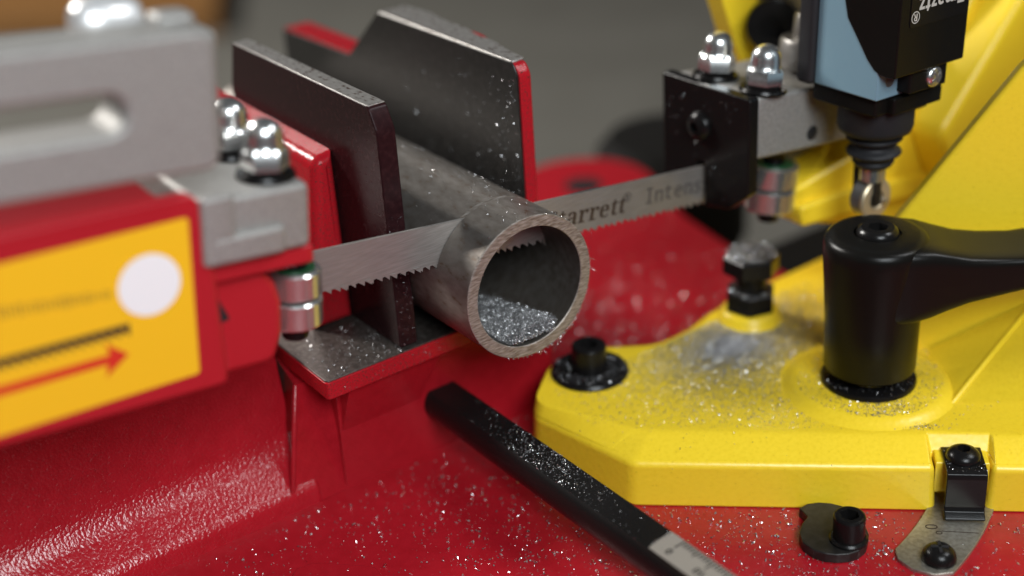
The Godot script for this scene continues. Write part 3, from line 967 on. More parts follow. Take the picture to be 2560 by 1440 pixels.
func swivel_casting() -> void:
	var o := thing("swivel_casting", "yellow painted swivel casting lying on the red table", "casting", Vector3(80, TABLE, 20))
	var front := func(u: float, w: float) -> Vector2: return uv_point(u, w)
	# outline of the upright sides; the notch for the pointer is left out of it
	var a := Vector2(12.0, 27.0)
	var low: PackedVector2Array = PackedVector2Array([Vector2(6.2, -12), Vector2(10.6, 18), a, front.call(110.5, 11.0), front.call(110.5, 4.0), front.call(125.5, 4.0), front.call(125.5, 11.0), front.call(260, 11.0), Vector2(260, 60), Vector2(165, -24), Vector2(141, -23.5), Vector2(100, -22.5), Vector2(83, -20), Vector2(71, -16), Vector2(57, -15.5), Vector2(40, -29), Vector2(22, -28)])
	low = round_poly(low, [7, 6, 6, 1.5, 1.5, 1.5, 1.5, 0, 0, 8, 6, 14, 14, 14, 14, 12, 12], 4)
	var s := Shape.new()
	prism(s, low, TABLE + 0.05, -49.5, 0.6, 2.3, Transform3D(T_XZ, Vector3.ZERO), 3, 0.9)
	# the bevel up to the top face
	var top := PackedVector2Array([Vector2(7.0, -12.2), Vector2(21.0, 18.6), front.call(32, -0.4), front.call(108.6, -0.4), front.call(109.5, -0.9), front.call(126.5, -0.9), front.call(127.4, -0.4), front.call(260, -0.4), Vector2(255, 58), Vector2(163, -22), Vector2(141, -20), Vector2(100, -19.3), Vector2(84, -17), Vector2(71, -13.6), Vector2(57.1, -13.2), Vector2(40, -26), Vector2(24, -26)])
	var rim: PackedVector2Array = PackedVector2Array([Vector2(6.2, -12), Vector2(10.6, 18), a, front.call(109.4, 11.0), front.call(110.2, 4.0), front.call(125.8, 4.0), front.call(126.6, 11.0), front.call(260, 11.0), Vector2(260, 60), Vector2(165, -24), Vector2(141, -23.5), Vector2(100, -22.5), Vector2(83, -20), Vector2(71, -16), Vector2(57, -15.5), Vector2(40, -29), Vector2(22, -28)])
	var r1 := round_poly(rim, [7, 6, 6, 0.6, 0.6, 0.6, 0.6, 0, 0, 8, 6, 14, 14, 14, 14, 12, 12], 5)
	var r0 := round_poly(top, [7, 6, 6, 0.6, 0.6, 0.6, 0.6, 0, 0, 8, 6, 14, 14, 14, 14, 12, 12], 5)
	bevel_band(s, r1, -50.3, r0, CASTING)
	part("casting_body", s, M.yellow_paint, o)
	# the floor of the pointer's notch
	s = Shape.new()
	var n0 := PackedVector2Array([front.call(110.8, 3), front.call(125.2, 3), front.call(125.2, 9.6), front.call(110.8, 9.6)])
	prism(s, n0, -59.0, -49.3, 0, 0.6, Transform3D(T_XZ, Vector3.ZERO))
	part("notch_floor", s, M.yellow_paint, o)
	# boss below the lever
	s = Shape.new()
	lathe(s, [Vector2(26.5, CASTING - 0.3), Vector2(24.8, CASTING + 0.2), Vector2(23.4, CASTING + 1.2), Vector2(22.2, CASTING + 1.9), Vector2(20.6, CASTING + 2.2), Vector2(0, CASTING + 2.2)], 72, Transform3D(T_XZ, Vector3(88, 0, 46.5)), 0.7)
	part("lever_boss", s, M.yellow_paint, o)
	# small boss below the stop bolt
	s = Shape.new()
	lathe(s, [Vector2(11, CASTING - 0.5), Vector2(9.6, CASTING + 1.0), Vector2(9.3, CASTING + 3.2), Vector2(8.5, CASTING + 3.9), Vector2(0, CASTING + 3.9)], 48, Transform3D(T_XZ, Vector3(91.5, 0, -6.4)), 0.7)
	part("stop_boss", s, M.yellow_paint, o)
	# the tower: a leaning plate behind the lever and the ramp in front of it
	s = Shape.new()
	var tx := Transform3D(Basis(Vector3(0.71, 0, 0.704), Vector3(0.02, 1, 0.02), Vector3(-0.704, 0, 0.71)), Vector3(109, 0, 36))
	var p := PackedVector2Array([Vector2(-6, -48), Vector2(-8, -24), Vector2(0, -2.5), Vector2(29, 43.5), Vector2(35, 51.5), Vector2(130, 160), Vector2(200, 160), Vector2(200, -48)])
	prism(s, round_poly(p, [0, 6, 4, 6, 6, 0, 0, 0], 4), -5, 0, 0.8, 1.6, tx, 4)
	part("tower_plate", s, M.yellow_paint, o)
	s = Shape.new()
	var b := Vector3(98, CASTING + 0.05, 69)
	var e := Vector3(139, -27.5, 66)
	var aa := Vector3(116, CASTING + 0.05, 45)
	var gg := Vector3(117, CASTING + 0.05, 80)
	var e2 := Vector3(185, -27.5, 112)
	var g2 := Vector3(165, CASTING + 0.05, 125)
	s.face([aa, b, e], Vector3(-0.4, 0.8, -0.4))
	s.face([b, gg, g2, e2, e], Vector3(-0.2, 0.8, 0.5))
	s.face([e, e2, e2 + Vector3(10, 0, -10), e + Vector3(10, 0, -10)], Vector3(0, 1, 0))
	for q in 1:
		ridge(s, b, e, 0.9)
	part("tower_ramp", s, M.yellow_paint, o)


func ridge(s: Shape, a: Vector3, b: Vector3, r: float) -> void:
	lathe(s, [Vector2(0, -r), Vector2(r * 0.7, -r * 0.6), Vector2(r, 0), Vector2(r, (b - a).length()), Vector2(0, (b - a).length() + r)], 16, along(a + Vector3(0, -r * 0.55, 0), b - a), 0.3)


func bevel_band(s: Shape, r1: PackedVector2Array, h1: float, r0: PackedVector2Array, h0: float) -> void:
	# two outlines with the same number of points: a straight slope with rounded shoulders between them, and a flat top
	var rows := []
	var q2 := (h0 - h1) / 0.36
	for f in [0.13, 0.2, 0.35, 0.6, 0.8, 0.85, 0.9, 0.95, 1.0]:
		var hgt: float = h1 + 0.4 * q2 * f if f <= 0.8 else h0 - q2 * (1.0 - f) * (1.0 - f)
		var row := []
		for i in r1.size():
			var q := r1[i].lerp(r0[i], f)
			row.append(Vector3(q.x, minf(hgt, h0), q.y))
		rows.append(row)
	var k := r1.size()
	var base := s.v.size()
	for j in rows.size():
		for i in k:
			var du: Vector3 = rows[j][(i + 1) % k] - rows[j][(i + k - 1) % k]
			var dv: Vector3 = rows[mini(j + 1, rows.size() - 1)][i] - rows[maxi(j - 1, 0)][i]
			var nn := du.cross(dv).normalized()
			if nn.y < 0:
				nn = -nn
			s.vert(rows[j][i], nn)
	for j in rows.size() - 1:
		for i in k:
			var i2 := (i + 1) % k
			s.quad(base + j * k + i, base + j * k + i2, base + (j + 1) * k + i2, base + (j + 1) * k + i)
	var at := s.v.size()
	for q in r0:
		s.vert(Vector3(q.x, h0, q.y), Vector3.UP)
	var idx := Geometry2D.triangulate_polygon(r0)
	for i in range(0, idx.size(), 3):
		s.tri(at + idx[i], at + idx[i + 1], at + idx[i + 2])


func limit_switch() -> void:
	var o := thing("limit_switch", "blue and black limit switch with a roller plunger pointing down", "limit switch", Vector3(113, -8, 22))
	var xf := Transform3D(Basis(Vector3(0, 0, 1), -0.03), Vector3(98.8, 36.6, 0))
	var s := Shape.new()
	box(s, Vector3(0, 0, 10.6), Vector3(29, 70, 33.9), 0.5, xf)
	part("switch_body", s, M.blue_plastic, o)
	s = Shape.new()
	lathe(s, [Vector2(0, 0.06), Vector2(1.9, 0.06)], 28, Transform3D(xf.basis, xf * Vector3(5.2, 5.2, 33.9)))
	part("mounting_hole", s, M.alloy_dark, o)
	s = Shape.new()
	box(s, Vector3(-1.6, -0.6, 4.2), Vector3(30, 70, 10.5), 1.6, xf)
	part("backing_plate", s, M.black_rubber, o)
	# the cover wraps round the sides, its edge a slow curve
	s = Shape.new()
	var p := PackedVector2Array([Vector2(40, 7.9), Vector2(40, 70), Vector2(19, 70), Vector2(19.3, 32), Vector2(20.3, 26.4), Vector2(21.6, 21.8), Vector2(25.1, 17.4), Vector2(29.7, 11.4), Vector2(32.4, 8.9), Vector2(34.8, 7.9)])
	prism(s, round_poly(p, [0.8, 0, 0, 3, 3, 3, 4, 3, 1, 0.5], 4), -0.35, 29.3, 0.5, 0.5, xf * Transform3D(T_ZY, Vector3.ZERO))
	box(s, Vector3(8.5, 1.2, 31), Vector3(24.5, 9, 38.4), 0.6, xf)
	part("cover", s, M.black_plastic, o)
	s = Shape.new()
	var sc := Transform3D(xf.basis, xf * Vector3(18.6, 4.6, 38.4))
	lathe(s, [Vector2(3.1, 0), Vector2(3.0, 0.5), Vector2(2.5, 0.95), Vector2(1.4, 1.2), Vector2(0, 1.25)], 32, sc, 0.6)
	var screw := part("cover_screw", s, M.chrome, o)
	s = Shape.new()
	box(s, Vector3(-1.9, -0.3, 0.9), Vector3(1.9, 0.3, 1.3), 0.05, sc * Transform3D(Basis(Vector3(0, 0, 1), 0.6), Vector3.ZERO))
	box(s, Vector3(-0.3, -1.9, 0.9), Vector3(0.3, 1.9, 1.32), 0.05, sc * Transform3D(Basis(Vector3(0, 0, 1), 0.6), Vector3.ZERO))
	part("cross_slot", s, M.alloy_dark, screw)
	s = Shape.new()
	prism(s, round_poly(rect(3.8, 21.6, 28.0, 48), 1.0, 3), 39.95, 40.25, 0, 0.1, xf)
	var plate := part("name_plate", s, M.black_steel, o)
	var face := Transform3D(xf.basis * Basis(Vector3(0, 0, 1), PI), xf * Vector3(16.6, 27.6, 40.28))
	text("lettering", "Tmaztz", 4.7, 0.06, "Droid Sans", true, face, M.grey_print, plate, 0.0, 0.92)
	face.origin = xf * Vector3(5.9, 24.6, 40.28)
	text("lettering", "®", 3.4, 0.06, "Droid Sans", false, face, M.grey_print, plate)
	face.origin = xf * Vector3(9.6, 33.2, 40.28)
	text("lettering", "8112", 3.4, 0.06, "Droid Sans", false, face, M.grey_print, plate)
	s = Shape.new()
	box(s, Vector3(1.6, -5.6, 8.6), Vector3(27.0, -0.05, 32.6), 0.7, xf)
	box(s, Vector3(6.5, -5.4, 30), Vector3(27.5, -0.4, 35.2), 0.6, xf)
	part("collar", s, M.black_plastic, o)
	s = Shape.new()
	var dn := Transform3D(Basis(Vector3(1, 0, 0), Vector3(0, 0, 1), Vector3(0, -1, 0)), Vector3(113.4, 31.2, 22))
	lathe(s, [Vector2(11.2, 0), Vector2(11.2, 7.6), Vector2(10.6, 9.4), Vector2(9, 10.2), Vector2(7, 10.4)], 48, dn, 0.6)
	box(s, Vector3(8, -8, 24), Vector3(26.5, -0.2, 31.5), 0.8, xf)
	part("boot_housing", s, M.black_rubber, o)
	s = Shape.new()
	var prof := [Vector2(7.2, 10.2)]
	for i in 25:
		var f := i / 24.0
		prof.append(Vector2(7.35 + 1.15 * sin(f * TAU * 2.0 - 0.6) - 0.4 * f, 10.4 + 9.2 * f))
	prof.append(Vector2(5.5, 21.0))
	prof.append(Vector2(3.6, 21.4))
	lathe(s, prof, 48, dn, 0.2)
	part("bellows", s, M.black_rubber, o)
	s = Shape.new()
	lathe(s, [Vector2(3.9, 20.6), Vector2(3.9, 25.8), Vector2(0, 26.0)], 32, dn)
	part("plunger", s, M.bearing_steel, o)
	s = Shape.new()
	lathe(s, [Vector2(0, -2.8), Vector2(5.6, -2.8), Vector2(6.1, -2.2), Vector2(6.1, 1.7), Vector2(0, 1.7)], 48, Transform3D(Basis(), Vector3(113.6, -0.9, 21.2)), 0.9)
	part("roller", s, M.alloy_dark, o)
	s = Shape.new()
	lathe(s, [Vector2(3.0, 0), Vector2(6.3, 0), Vector2(6.5, 0.3), Vector2(6.5, 1.0), Vector2(6.1, 1.4), Vector2(3.2, 1.4), Vector2(3.0, 1.2), Vector2(3.0, 0)], 56, Transform3D(Basis(), Vector3(113.6, -0.9, 22.9)), 0.9)
	part("roller_ring", s, M.bronze, o)
	s = Shape.new()
	prism(s, round_poly(rect(111.4, -2.6, 114.2, 11), 0.5, 4), 24.0, 25.4, 0.2, 0.4, Transform3D())
	prism(s, round_poly(rect(110.6, -4.0, 114.4, 11), 0.5, 4), 17.0, 18.4, 0.2, 0.4, Transform3D())
	part("fork", s, M.black_oxide, o)
	s = Shape.new()
	lathe(s, [Vector2(1.4, 0), Vector2(1.3, 0.6), Vector2(0, 0.9)], 24, Transform3D(Basis(), Vector3(117.0, -3.0, 24.0)), 0.5)
	part("roller_pin", s, M.chrome, o)


func clamp_lever() -> void:
	var o := thing("clamp_lever", "black clamping lever standing on the yellow casting's boss", "lever", Vector3(88, CASTING, 46.5))
	var up := Transform3D(T_XZ, Vector3(87.6, 0, 46.6))
	var s := Shape.new()
	lathe(s, [Vector2(13.9, -43.7), Vector2(14.0, -43.0), Vector2(13.6, -42.1), Vector2(8, -42.0)], 56, up)
	part("washer", s, M.black_steel, o)
	s = Shape.new()
	lathe(s, [Vector2(6.5, -42), Vector2(6.5, -38)], 40, up)
	part("stud", s, M.black_steel, o)
	# hub
	s = Shape.new()
	lathe(s, [Vector2(0, -38.8), Vector2(12.8, -38.8), Vector2(13.3, -38.2), Vector2(13.5, -24), Vector2(14.9, -2), Vector2(14.9, 1.0), Vector2(14.4, 2.6), Vector2(13.2, 3.6), Vector2(11.4, 4.0), Vector2(6.6, 4.1)], 72, up, 0.75)
	lathe(s, [Vector2(6.6, 4.1), Vector2(6.6, 2.2), Vector2(0, 2.2)], 40, up, 0.9)
	part("hub", s, M.black_plastic, o)
	# the lever arm, blended into the hub: stations along its length
	s = Shape.new()
	var dir := Vector3(0.816, 0, 0.578).normalized()
	var side := Vector3(-dir.z, 0, dir.x)
	var stations := []
	for q in [[-3.0, 12.6, -20.5, 3.4], [3.0, 13.9, -20.5, 3.6], [8.0, 13.9, -20.0, 3.6], [13.0, 13.2, -18.9, 3.0], [18.0, 12.2, -17.3, 1.4], [24.0, 11.3, -15.5, -0.4], [31.0, 10.7, -14.2, -1.3], [40.0, 10.4, -12.4, -1.8], [60.0, 10.2, -9.0, 0.2], [90.0, 10.0, -4.0, 4.5], [140.0, 10.0, 5.0, 11.0]]:
		stations.append(q)
	var seg := 56
	var base := s.v.size()
	var ring_pts := []
	for q in stations:
		var row := []
		var half: float = (q[3] - q[2]) / 2
		var mid: float = (q[3] + q[2]) / 2
		for i in seg:
			var a := TAU * i / seg
			var sx: float = signf(cos(a)) * pow(absf(cos(a)), 0.3) * q[1]
			var sy: float = signf(sin(a)) * pow(absf(sin(a)), 0.3) * half
			row.append(Vector3(87.6, 0, 46.6) + dir * q[0] + side * sx + Vector3(0, mid + sy, 0))
		ring_pts.append(row)
	for j in ring_pts.size():
		for i in seg:
			var du: Vector3 = ring_pts[j][(i + 1) % seg] - ring_pts[j][(i + seg - 1) % seg]
			var dv: Vector3 = ring_pts[mini(j + 1, ring_pts.size() - 1)][i] - ring_pts[maxi(j - 1, 0)][i]
			var nn := du.cross(dv)
			var q = stations[j]
			var outward: Vector3 = ring_pts[j][i] - (Vector3(87.6, (q[2] + q[3]) / 2, 46.6) + dir * q[0])
			s.vert(ring_pts[j][i], nn if nn.dot(outward) > 0 else -nn)
	for j in ring_pts.size() - 1:
		for i in seg:
			var i2 := (i + 1) % seg
			s.quad(base + j * seg + i, base + j * seg + i2, base + (j + 1) * seg + i2, base + (j + 1) * seg + i)
	part("lever_arm", s, M.black_plastic, o)
	s = Shape.new()
	var bt := Transform3D(T_XZ, Vector3(87.6, 2.4, 46.6))
	lathe(s, [Vector2(6.0, 0), Vector2(6.0, 1.6), Vector2(5.6, 2.8), Vector2(4.6, 3.5)], 40, bt, 0.5)
	socket(s, 4.6, 3.5, 2.9, 2.4, bt, 0.5)
	part("hub_screw", s, M.black_steel, o)


func bolts() -> void:
	var o := thing("pivot_bolt", "black socket head bolt on a large washer at the casting's nose", "bolt", Vector3(30.8, CASTING, -14.6))
	var up := Transform3D(T_XZ, Vector3(30.8, CASTING, -14.6))
	var s := Shape.new()
	lathe(s, [Vector2(12, 0.05), Vector2(12.1, 0.7), Vector2(11.6, 1.4), Vector2(4, 1.45)], 64, up)
	part("washer", s, M.black_steel, o)
	s = Shape.new()
	socket_screw(s, 5.4, 8.6, 2.9, Transform3D(T_XZ, Vector3(30.8, CASTING + 1.4, -14.6)), 0.3)
	part("socket_head", s, M.black_steel, o)
	o = thing("stop_bolt", "black hexagon stop bolt with lock nut, dusted with swarf, right of the tube", "bolt", Vector3(91.5, CASTING + 3.9, -6.4))
	s = Shape.new()
	lathe(s, [Vector2(0, 0), Vector2(7.4, 0), Vector2(8.4, 0.5), Vector2(8.4, 6.2), Vector2(7.6, 6.9), Vector2(5, 6.9)], 6, Transform3D(T_XZ, Vector3(91.5, CASTING + 3.95, -6.4)), 0.82, true, 0.3)
	part("lock_nut", s, M.black_steel, o)
	s = Shape.new()
	lathe(s, [Vector2(5.2, 0), Vector2(5.2, 14)], 32, Transform3D(T_XZ, Vector3(91.5, CASTING + 6, -6.4)))
	part("shank", s, M.black_steel, o)
	s = Shape.new()
	lathe(s, [Vector2(5, 0), Vector2(9.2, 0), Vector2(9.2, 5.2), Vector2(8.2, 6.2), Vector2(0, 6.3)], 6, Transform3D(T_XZ, Vector3(91.5, CASTING + 17.4, -6.4)), 0.82, true, 0.55)
	part("hexagon_head", s, M.black_steel, o)
	o = thing("cam_stop", "black snail shaped cam disc with socket screw on the red table", "cam disc", Vector3(42, TABLE, 75))
	s = Shape.new()
	var p := PackedVector2Array([Vector2(35.0, 69.6), Vector2(32.4, 73.2), Vector2(32.2, 77.4), Vector2(33.3, 80.4), Vector2(35.4, 82.8), Vector2(38, 84.6), Vector2(40.9, 85.4), Vector2(44.6, 84.8), Vector2(48.3, 82.4), Vector2(51.0, 78.6), Vector2(52.6, 74), Vector2(52.8, 69.4), Vector2(51.2, 66), Vector2(49.0, 63.6), Vector2(46.0, 62.0), Vector2(42.8, 62.0), Vector2(42.6, 63.6), Vector2(41.8, 66.2), Vector2(38.4, 67.4)])
	prism(s, round_poly(p, [2, 2, 2, 2, 2, 2, 2, 2, 2, 2, 2, 2, 2, 2, 1.2, 0.4, 0.5, 0.8, 2], 3), TABLE + 0.1, TABLE + 3.1, 0.3, 0.35, Transform3D(T_XZ, Vector3.ZERO))
	part("cam", s, M.black_oxide, o)
	s = Shape.new()
	lathe(s, [Vector2(5.2, 0), Vector2(5.2, 0.6), Vector2(4.7, 1.1), Vector2(4.0, 1.2)], 40, Transform3D(T_XZ, Vector3(42.6, TABLE + 3.1, 80.2)))
	part("lock_washer", s, M.black_steel, o)
	s = Shape.new()
	socket_screw(s, 4.3, 7.0, 2.6, Transform3D(T_XZ, Vector3(42.6, TABLE + 4.2, 80.2)), 0.15)
	part("socket_screw", s, M.black_steel, o)


func stop_rod() -> void:
	var o := thing("stop_rod", "black round stop rod with flat top and a ruler, in front of the vise", "rod", Vector3(-11.5, -47, 30))
	var c := Vector2(-11.7, -47.0)
	var r := 6.5
	var p := PackedVector2Array()
	var half := 4.5
	var start := asin(sqrt(r * r - half * half) / r)
	for i in 40:
		var a := lerpf(start, -PI - start, i / 39.0)
		p.append(c + Vector2(cos(a), sin(a)) * r)
	var s := Shape.new()
	prism(s, p, -45, 190, 0.3, 0.3, Transform3D(T_XY, Vector3.ZERO))
	part("rod_body", s, M.black_steel, o)
	s = Shape.new()
	var flat := c.y + r * sin(start)
	p = PackedVector2Array([Vector2(c.x - 4.3, 66.4), Vector2(c.x - 0.4, 65.7), Vector2(c.x + 4.3, 65.2), Vector2(c.x + 4.3, 185), Vector2(c.x - 4.3, 185)])
	prism(s, p, flat - 0.05, flat + 0.2, 0, 0.05, Transform3D(T_XZ, Vector3.ZERO))
	var ru := part("ruler", s, M.ruler_face, o)
	for i in 30:
		s = Shape.new()
		var len := 3.6 if i % 10 == 0 else (2.7 if i % 5 == 0 else 1.9)
		var z := 70.6 + i * 1.09
		prism(s, rect(c.x + 4.1 - len, z - 0.24, c.x + 4.1, z + 0.24), flat + 0.18, flat + 0.24, 0, 0, Transform3D(T_XZ, Vector3.ZERO))
		part("tick", s, M.black_print, ru)
	for i in 3:
		var face := Transform3D(Basis(Vector3(0, 0, -1), Vector3(-1, 0, 0), Vector3(0, 1, 0)), Vector3(c.x - 1.5, flat + 0.22, 70.9 + i * 10.9))
		text("numeral", str(i * 10), 2.3, 0.06, "Droid Sans", true, face, M.black_print, ru)


func angle_scale() -> void:
	var o := thing("angle_scale", "curved grey alloy angle scale screwed to the red table", "angle scale", Vector3(62, TABLE, 95))
	var c := Vector2(30.8, -14.6)
	var p := PackedVector2Array()
	for i in 30:
		p.append(c + Vector2.from_angle(deg_to_rad(lerpf(30, 79, i / 29.0))) * 105.8)
	p.append(c + Vector2.from_angle(deg_to_rad(80.8)) * 108.5)
	p.append(c + Vector2.from_angle(deg_to_rad(81.4)) * 113.5)
	p.append(c + Vector2.from_angle(deg_to_rad(80.6)) * 119.0)
	for i in 30:
		p.append(c + Vector2.from_angle(deg_to_rad(lerpf(78.8, 30, i / 29.0))) * 122.4)
	var s := Shape.new()
	prism(s, p, TABLE + 0.05, TABLE + 1.0, 0, 0.2, Transform3D(T_XZ, Vector3.ZERO))
	var pl := part("scale_plate", s, M.scale_alloy, o)
	s = Shape.new()
	var st := Transform3D(T_XZ, Vector3(56.2, TABLE + 1.0, 99.4))
	lathe(s, [Vector2(4.6, 0), Vector2(4.6, 0.7), Vector2(4.2, 2.2), Vector2(3.2, 3.3), Vector2(1.8, 3.9), Vector2(0, 4.1)], 40, st, 0.5)
	var scr := part("scale_screw", s, M.black_steel, o)
	s = Shape.new()
	for k in 2:
		box(s, Vector3(-2.3, -0.4, 3.0), Vector3(2.3, 0.4, 4.25), 0.05, st * Transform3D(Basis(Vector3(0, 0, 1), 0.75 + PI / 2 * k), Vector3.ZERO))
	part("cross_slot", s, M.black_rubber, scr)
	var dir := Vector3(0.707, 0, 0.707)
	s = Shape.new()
	prism(s, rect(0, -0.13, 9.6, 0.13), TABLE + 0.98, TABLE + 1.05, 0, 0, Transform3D(Basis(Vector3(0.69, 0, 0.72), Vector3(-0.72, 0, 0.69), Vector3(0, 1, 0)), Vector3(66.2, 0, 92.4)))
	part("zero_line", s, M.dark_print, pl)
	var face := Transform3D(Basis(Vector3(-0.68, 0, 0.73), Vector3(-0.73, 0, -0.68), Vector3(0, 1, 0)), Vector3(65.8, TABLE + 1.02, 89.4))
	text("numeral", "0", 3.3, 0.06, "Droid Sans", false, face, M.dark_print, pl)
	face.origin = Vector3(65.0, TABLE + 1.02, 92.2)
	text("numeral", "o", 1.6, 0.06, "Droid Sans", false, face, M.dark_print, pl)
	# the pointer bracket: a bent strip with a button screw
	o = thing("angle_pointer", "bent black steel pointer strip screwed into the casting's notch", "pointer", Vector3(75, TABLE, 92))
	s = Shape.new()
	var bx := Transform3D(Basis(Vector3(0.731, 0, 0.682), Vector3(0, 1, 0), Vector3(-0.682, 0, 0.731)), Vector3.ZERO)
	# profile in (w, y), extruded along u
	p = PackedVector2Array([Vector2(3.2, -48.2), Vector2(14.4, -48.2), Vector2(15.8, -49.0), Vector2(16.2, -50.4), Vector2(16.0, -59.6), Vector2(16.5, -60.8), Vector2(18.4, -62.1), Vector2(18.0, -62.8), Vector2(15.6, -61.6), Vector2(14.9, -60), Vector2(14.9, -50), Vector2(14.3, -49.3), Vector2(3.2, -49.2)])
	prism(s, round_poly(p, 0.5, 3), 112.8, 123.6, 0.3, 0.3, bx * Transform3D(T_ZY, Vector3.ZERO))
	part("strip", s, M.black_steel, o)
	s = Shape.new()
	var b2 := bx * Vector3(118.0, -48.2, 8.6)
	button_screw(s, 4.7, 3.0, 2.0, Transform3D(T_XZ, b2), 0.4)
	part("pointer_screw", s, M.black_steel, o)


# ---------------------------------------------------------------- swarf

func curl(turns: float, r: float, w: float, th: float, rise: float) -> Shape:
	var s := Shape.new()
	var seg := 7
	for i in seg:
		var id := []
		for f in [float(i) / seg, float(i + 1) / seg]:
			var a: float = TAU * turns * f
			var c := Vector3(cos(a) * r * (1.0 - 0.3 * f), sin(a) * r * (1.0 - 0.3 * f), rise * f)
			var nn := Vector3(cos(a), sin(a), 0.3)
			var wf: float = w * (1.0 - 0.5 * f)
			id.append(s.vert(c + Vector3(0, 0, -wf), nn))
			id.append(s.vert(c + Vector3(th * 0.4 * cos(a), th * 0.4 * sin(a), wf), nn))
		s.quad(id[0], id[2], id[3], id[1])
	return s


func shard(sd: int) -> Shape:
	var g := RandomNumberGenerator.new()
	g.seed = sd
	var pts := []
	for i in 6:
		var d := Vector3(1, 0, 0) if i == 0 else Vector3(-1, 0, 0) if i == 1 else Vector3(0, 1, 0) if i == 2 else Vector3(0, -1, 0) if i == 3 else Vector3(0, 0, 1) if i == 4 else Vector3(0, 0, -1)
		pts.append(d * g.randf_range(0.35, 1.0) * Vector3(1.0, 0.45, 0.7) + Vector3(g.randf_range(-0.2, 0.2), g.randf_range(-0.1, 0.1), g.randf_range(-0.2, 0.2)))
	var s := Shape.new()
	for a in [0, 1]:
		for b in [2, 3]:
			for c in [4, 5]:
				var m: Vector3 = (pts[a] + pts[b] + pts[c]) / 3
				s.face([pts[a], pts[b], pts[c]], m)
	return s


func chips(parent: Node3D, m: Mesh, material: Material, where: Array) -> void:
	if where.is_empty():
		return
	var mm := MultiMesh.new()
	mm.transform_format = MultiMesh.TRANSFORM_3D
	mm.mesh = m
	mm.instance_count = where.size()
	for i in where.size():
		mm.set_instance_transform(i, where[i])
	var o := MultiMeshInstance3D.new()
	o.name = "chips"
	o.multimesh = mm
	o.material_override = material
	parent.add_child(o, true)


var chip_meshes := []


# Strew chips: a list of [point, normal, size in mm]. A few are curls, most are shards, some dark.
func strew(called: String, label: String, spots: Array, dark := 0.25, curls := 0.2) -> void:
	var o := Node3D.new()
	o.name = called
	add_child(o, true)
	tag(o, label, "metal swarf")
	o.set_meta("kind", "stuff")
	if chip_meshes.is_empty():
		chip_meshes = [shard(3).mesh(Vector3.ZERO), shard(17).mesh(Vector3.ZERO), shard(29).mesh(Vector3.ZERO), curl(0.8, 0.8, 0.32, 0.4, 0.5).mesh(Vector3.ZERO), curl(1.3, 0.6, 0.25, 0.3, 1.2).mesh(Vector3.ZERO)]
	var lists := [[], [], [], [], [], []]
	for q in spots:
		var b := Basis.from_euler(Vector3(rng.randf() * TAU, rng.randf() * TAU, rng.randf() * TAU))
		var size: float = q[2]
		var kind := rng.randi() % 3
		if rng.randf() < curls and size > 0.3:
			kind = 3 + rng.randi() % 2
		elif rng.randf() < dark:
			kind = 5
		if kind < 3 or kind == 5:
			b = align(q[1]) * Basis(Vector3.UP, rng.randf() * TAU) * Basis.from_euler(Vector3(rng.randf_range(-0.9, 0.9), 0, rng.randf_range(-0.9, 0.9)))
		lists[kind].append(Transform3D(b.scaled(Vector3.ONE * size), (q[0] + q[1] * size * 0.35) * MM))
	for k in 5:
		chips(o, chip_meshes[k], M.swarf, lists[k])
	chips(o, chip_meshes[1], M.swarf_dark, lists[5])


func align(nn: Vector3) -> Basis:
	var x := nn.cross(Vector3(0.3, 0.1, 0.95)).normalized()
	return Basis(x, nn, x.cross(nn))


func chip_size(lo: float, hi: float) -> float:
	return 1.25 * lerpf(lo, hi, pow(rng.randf(), 2.4))


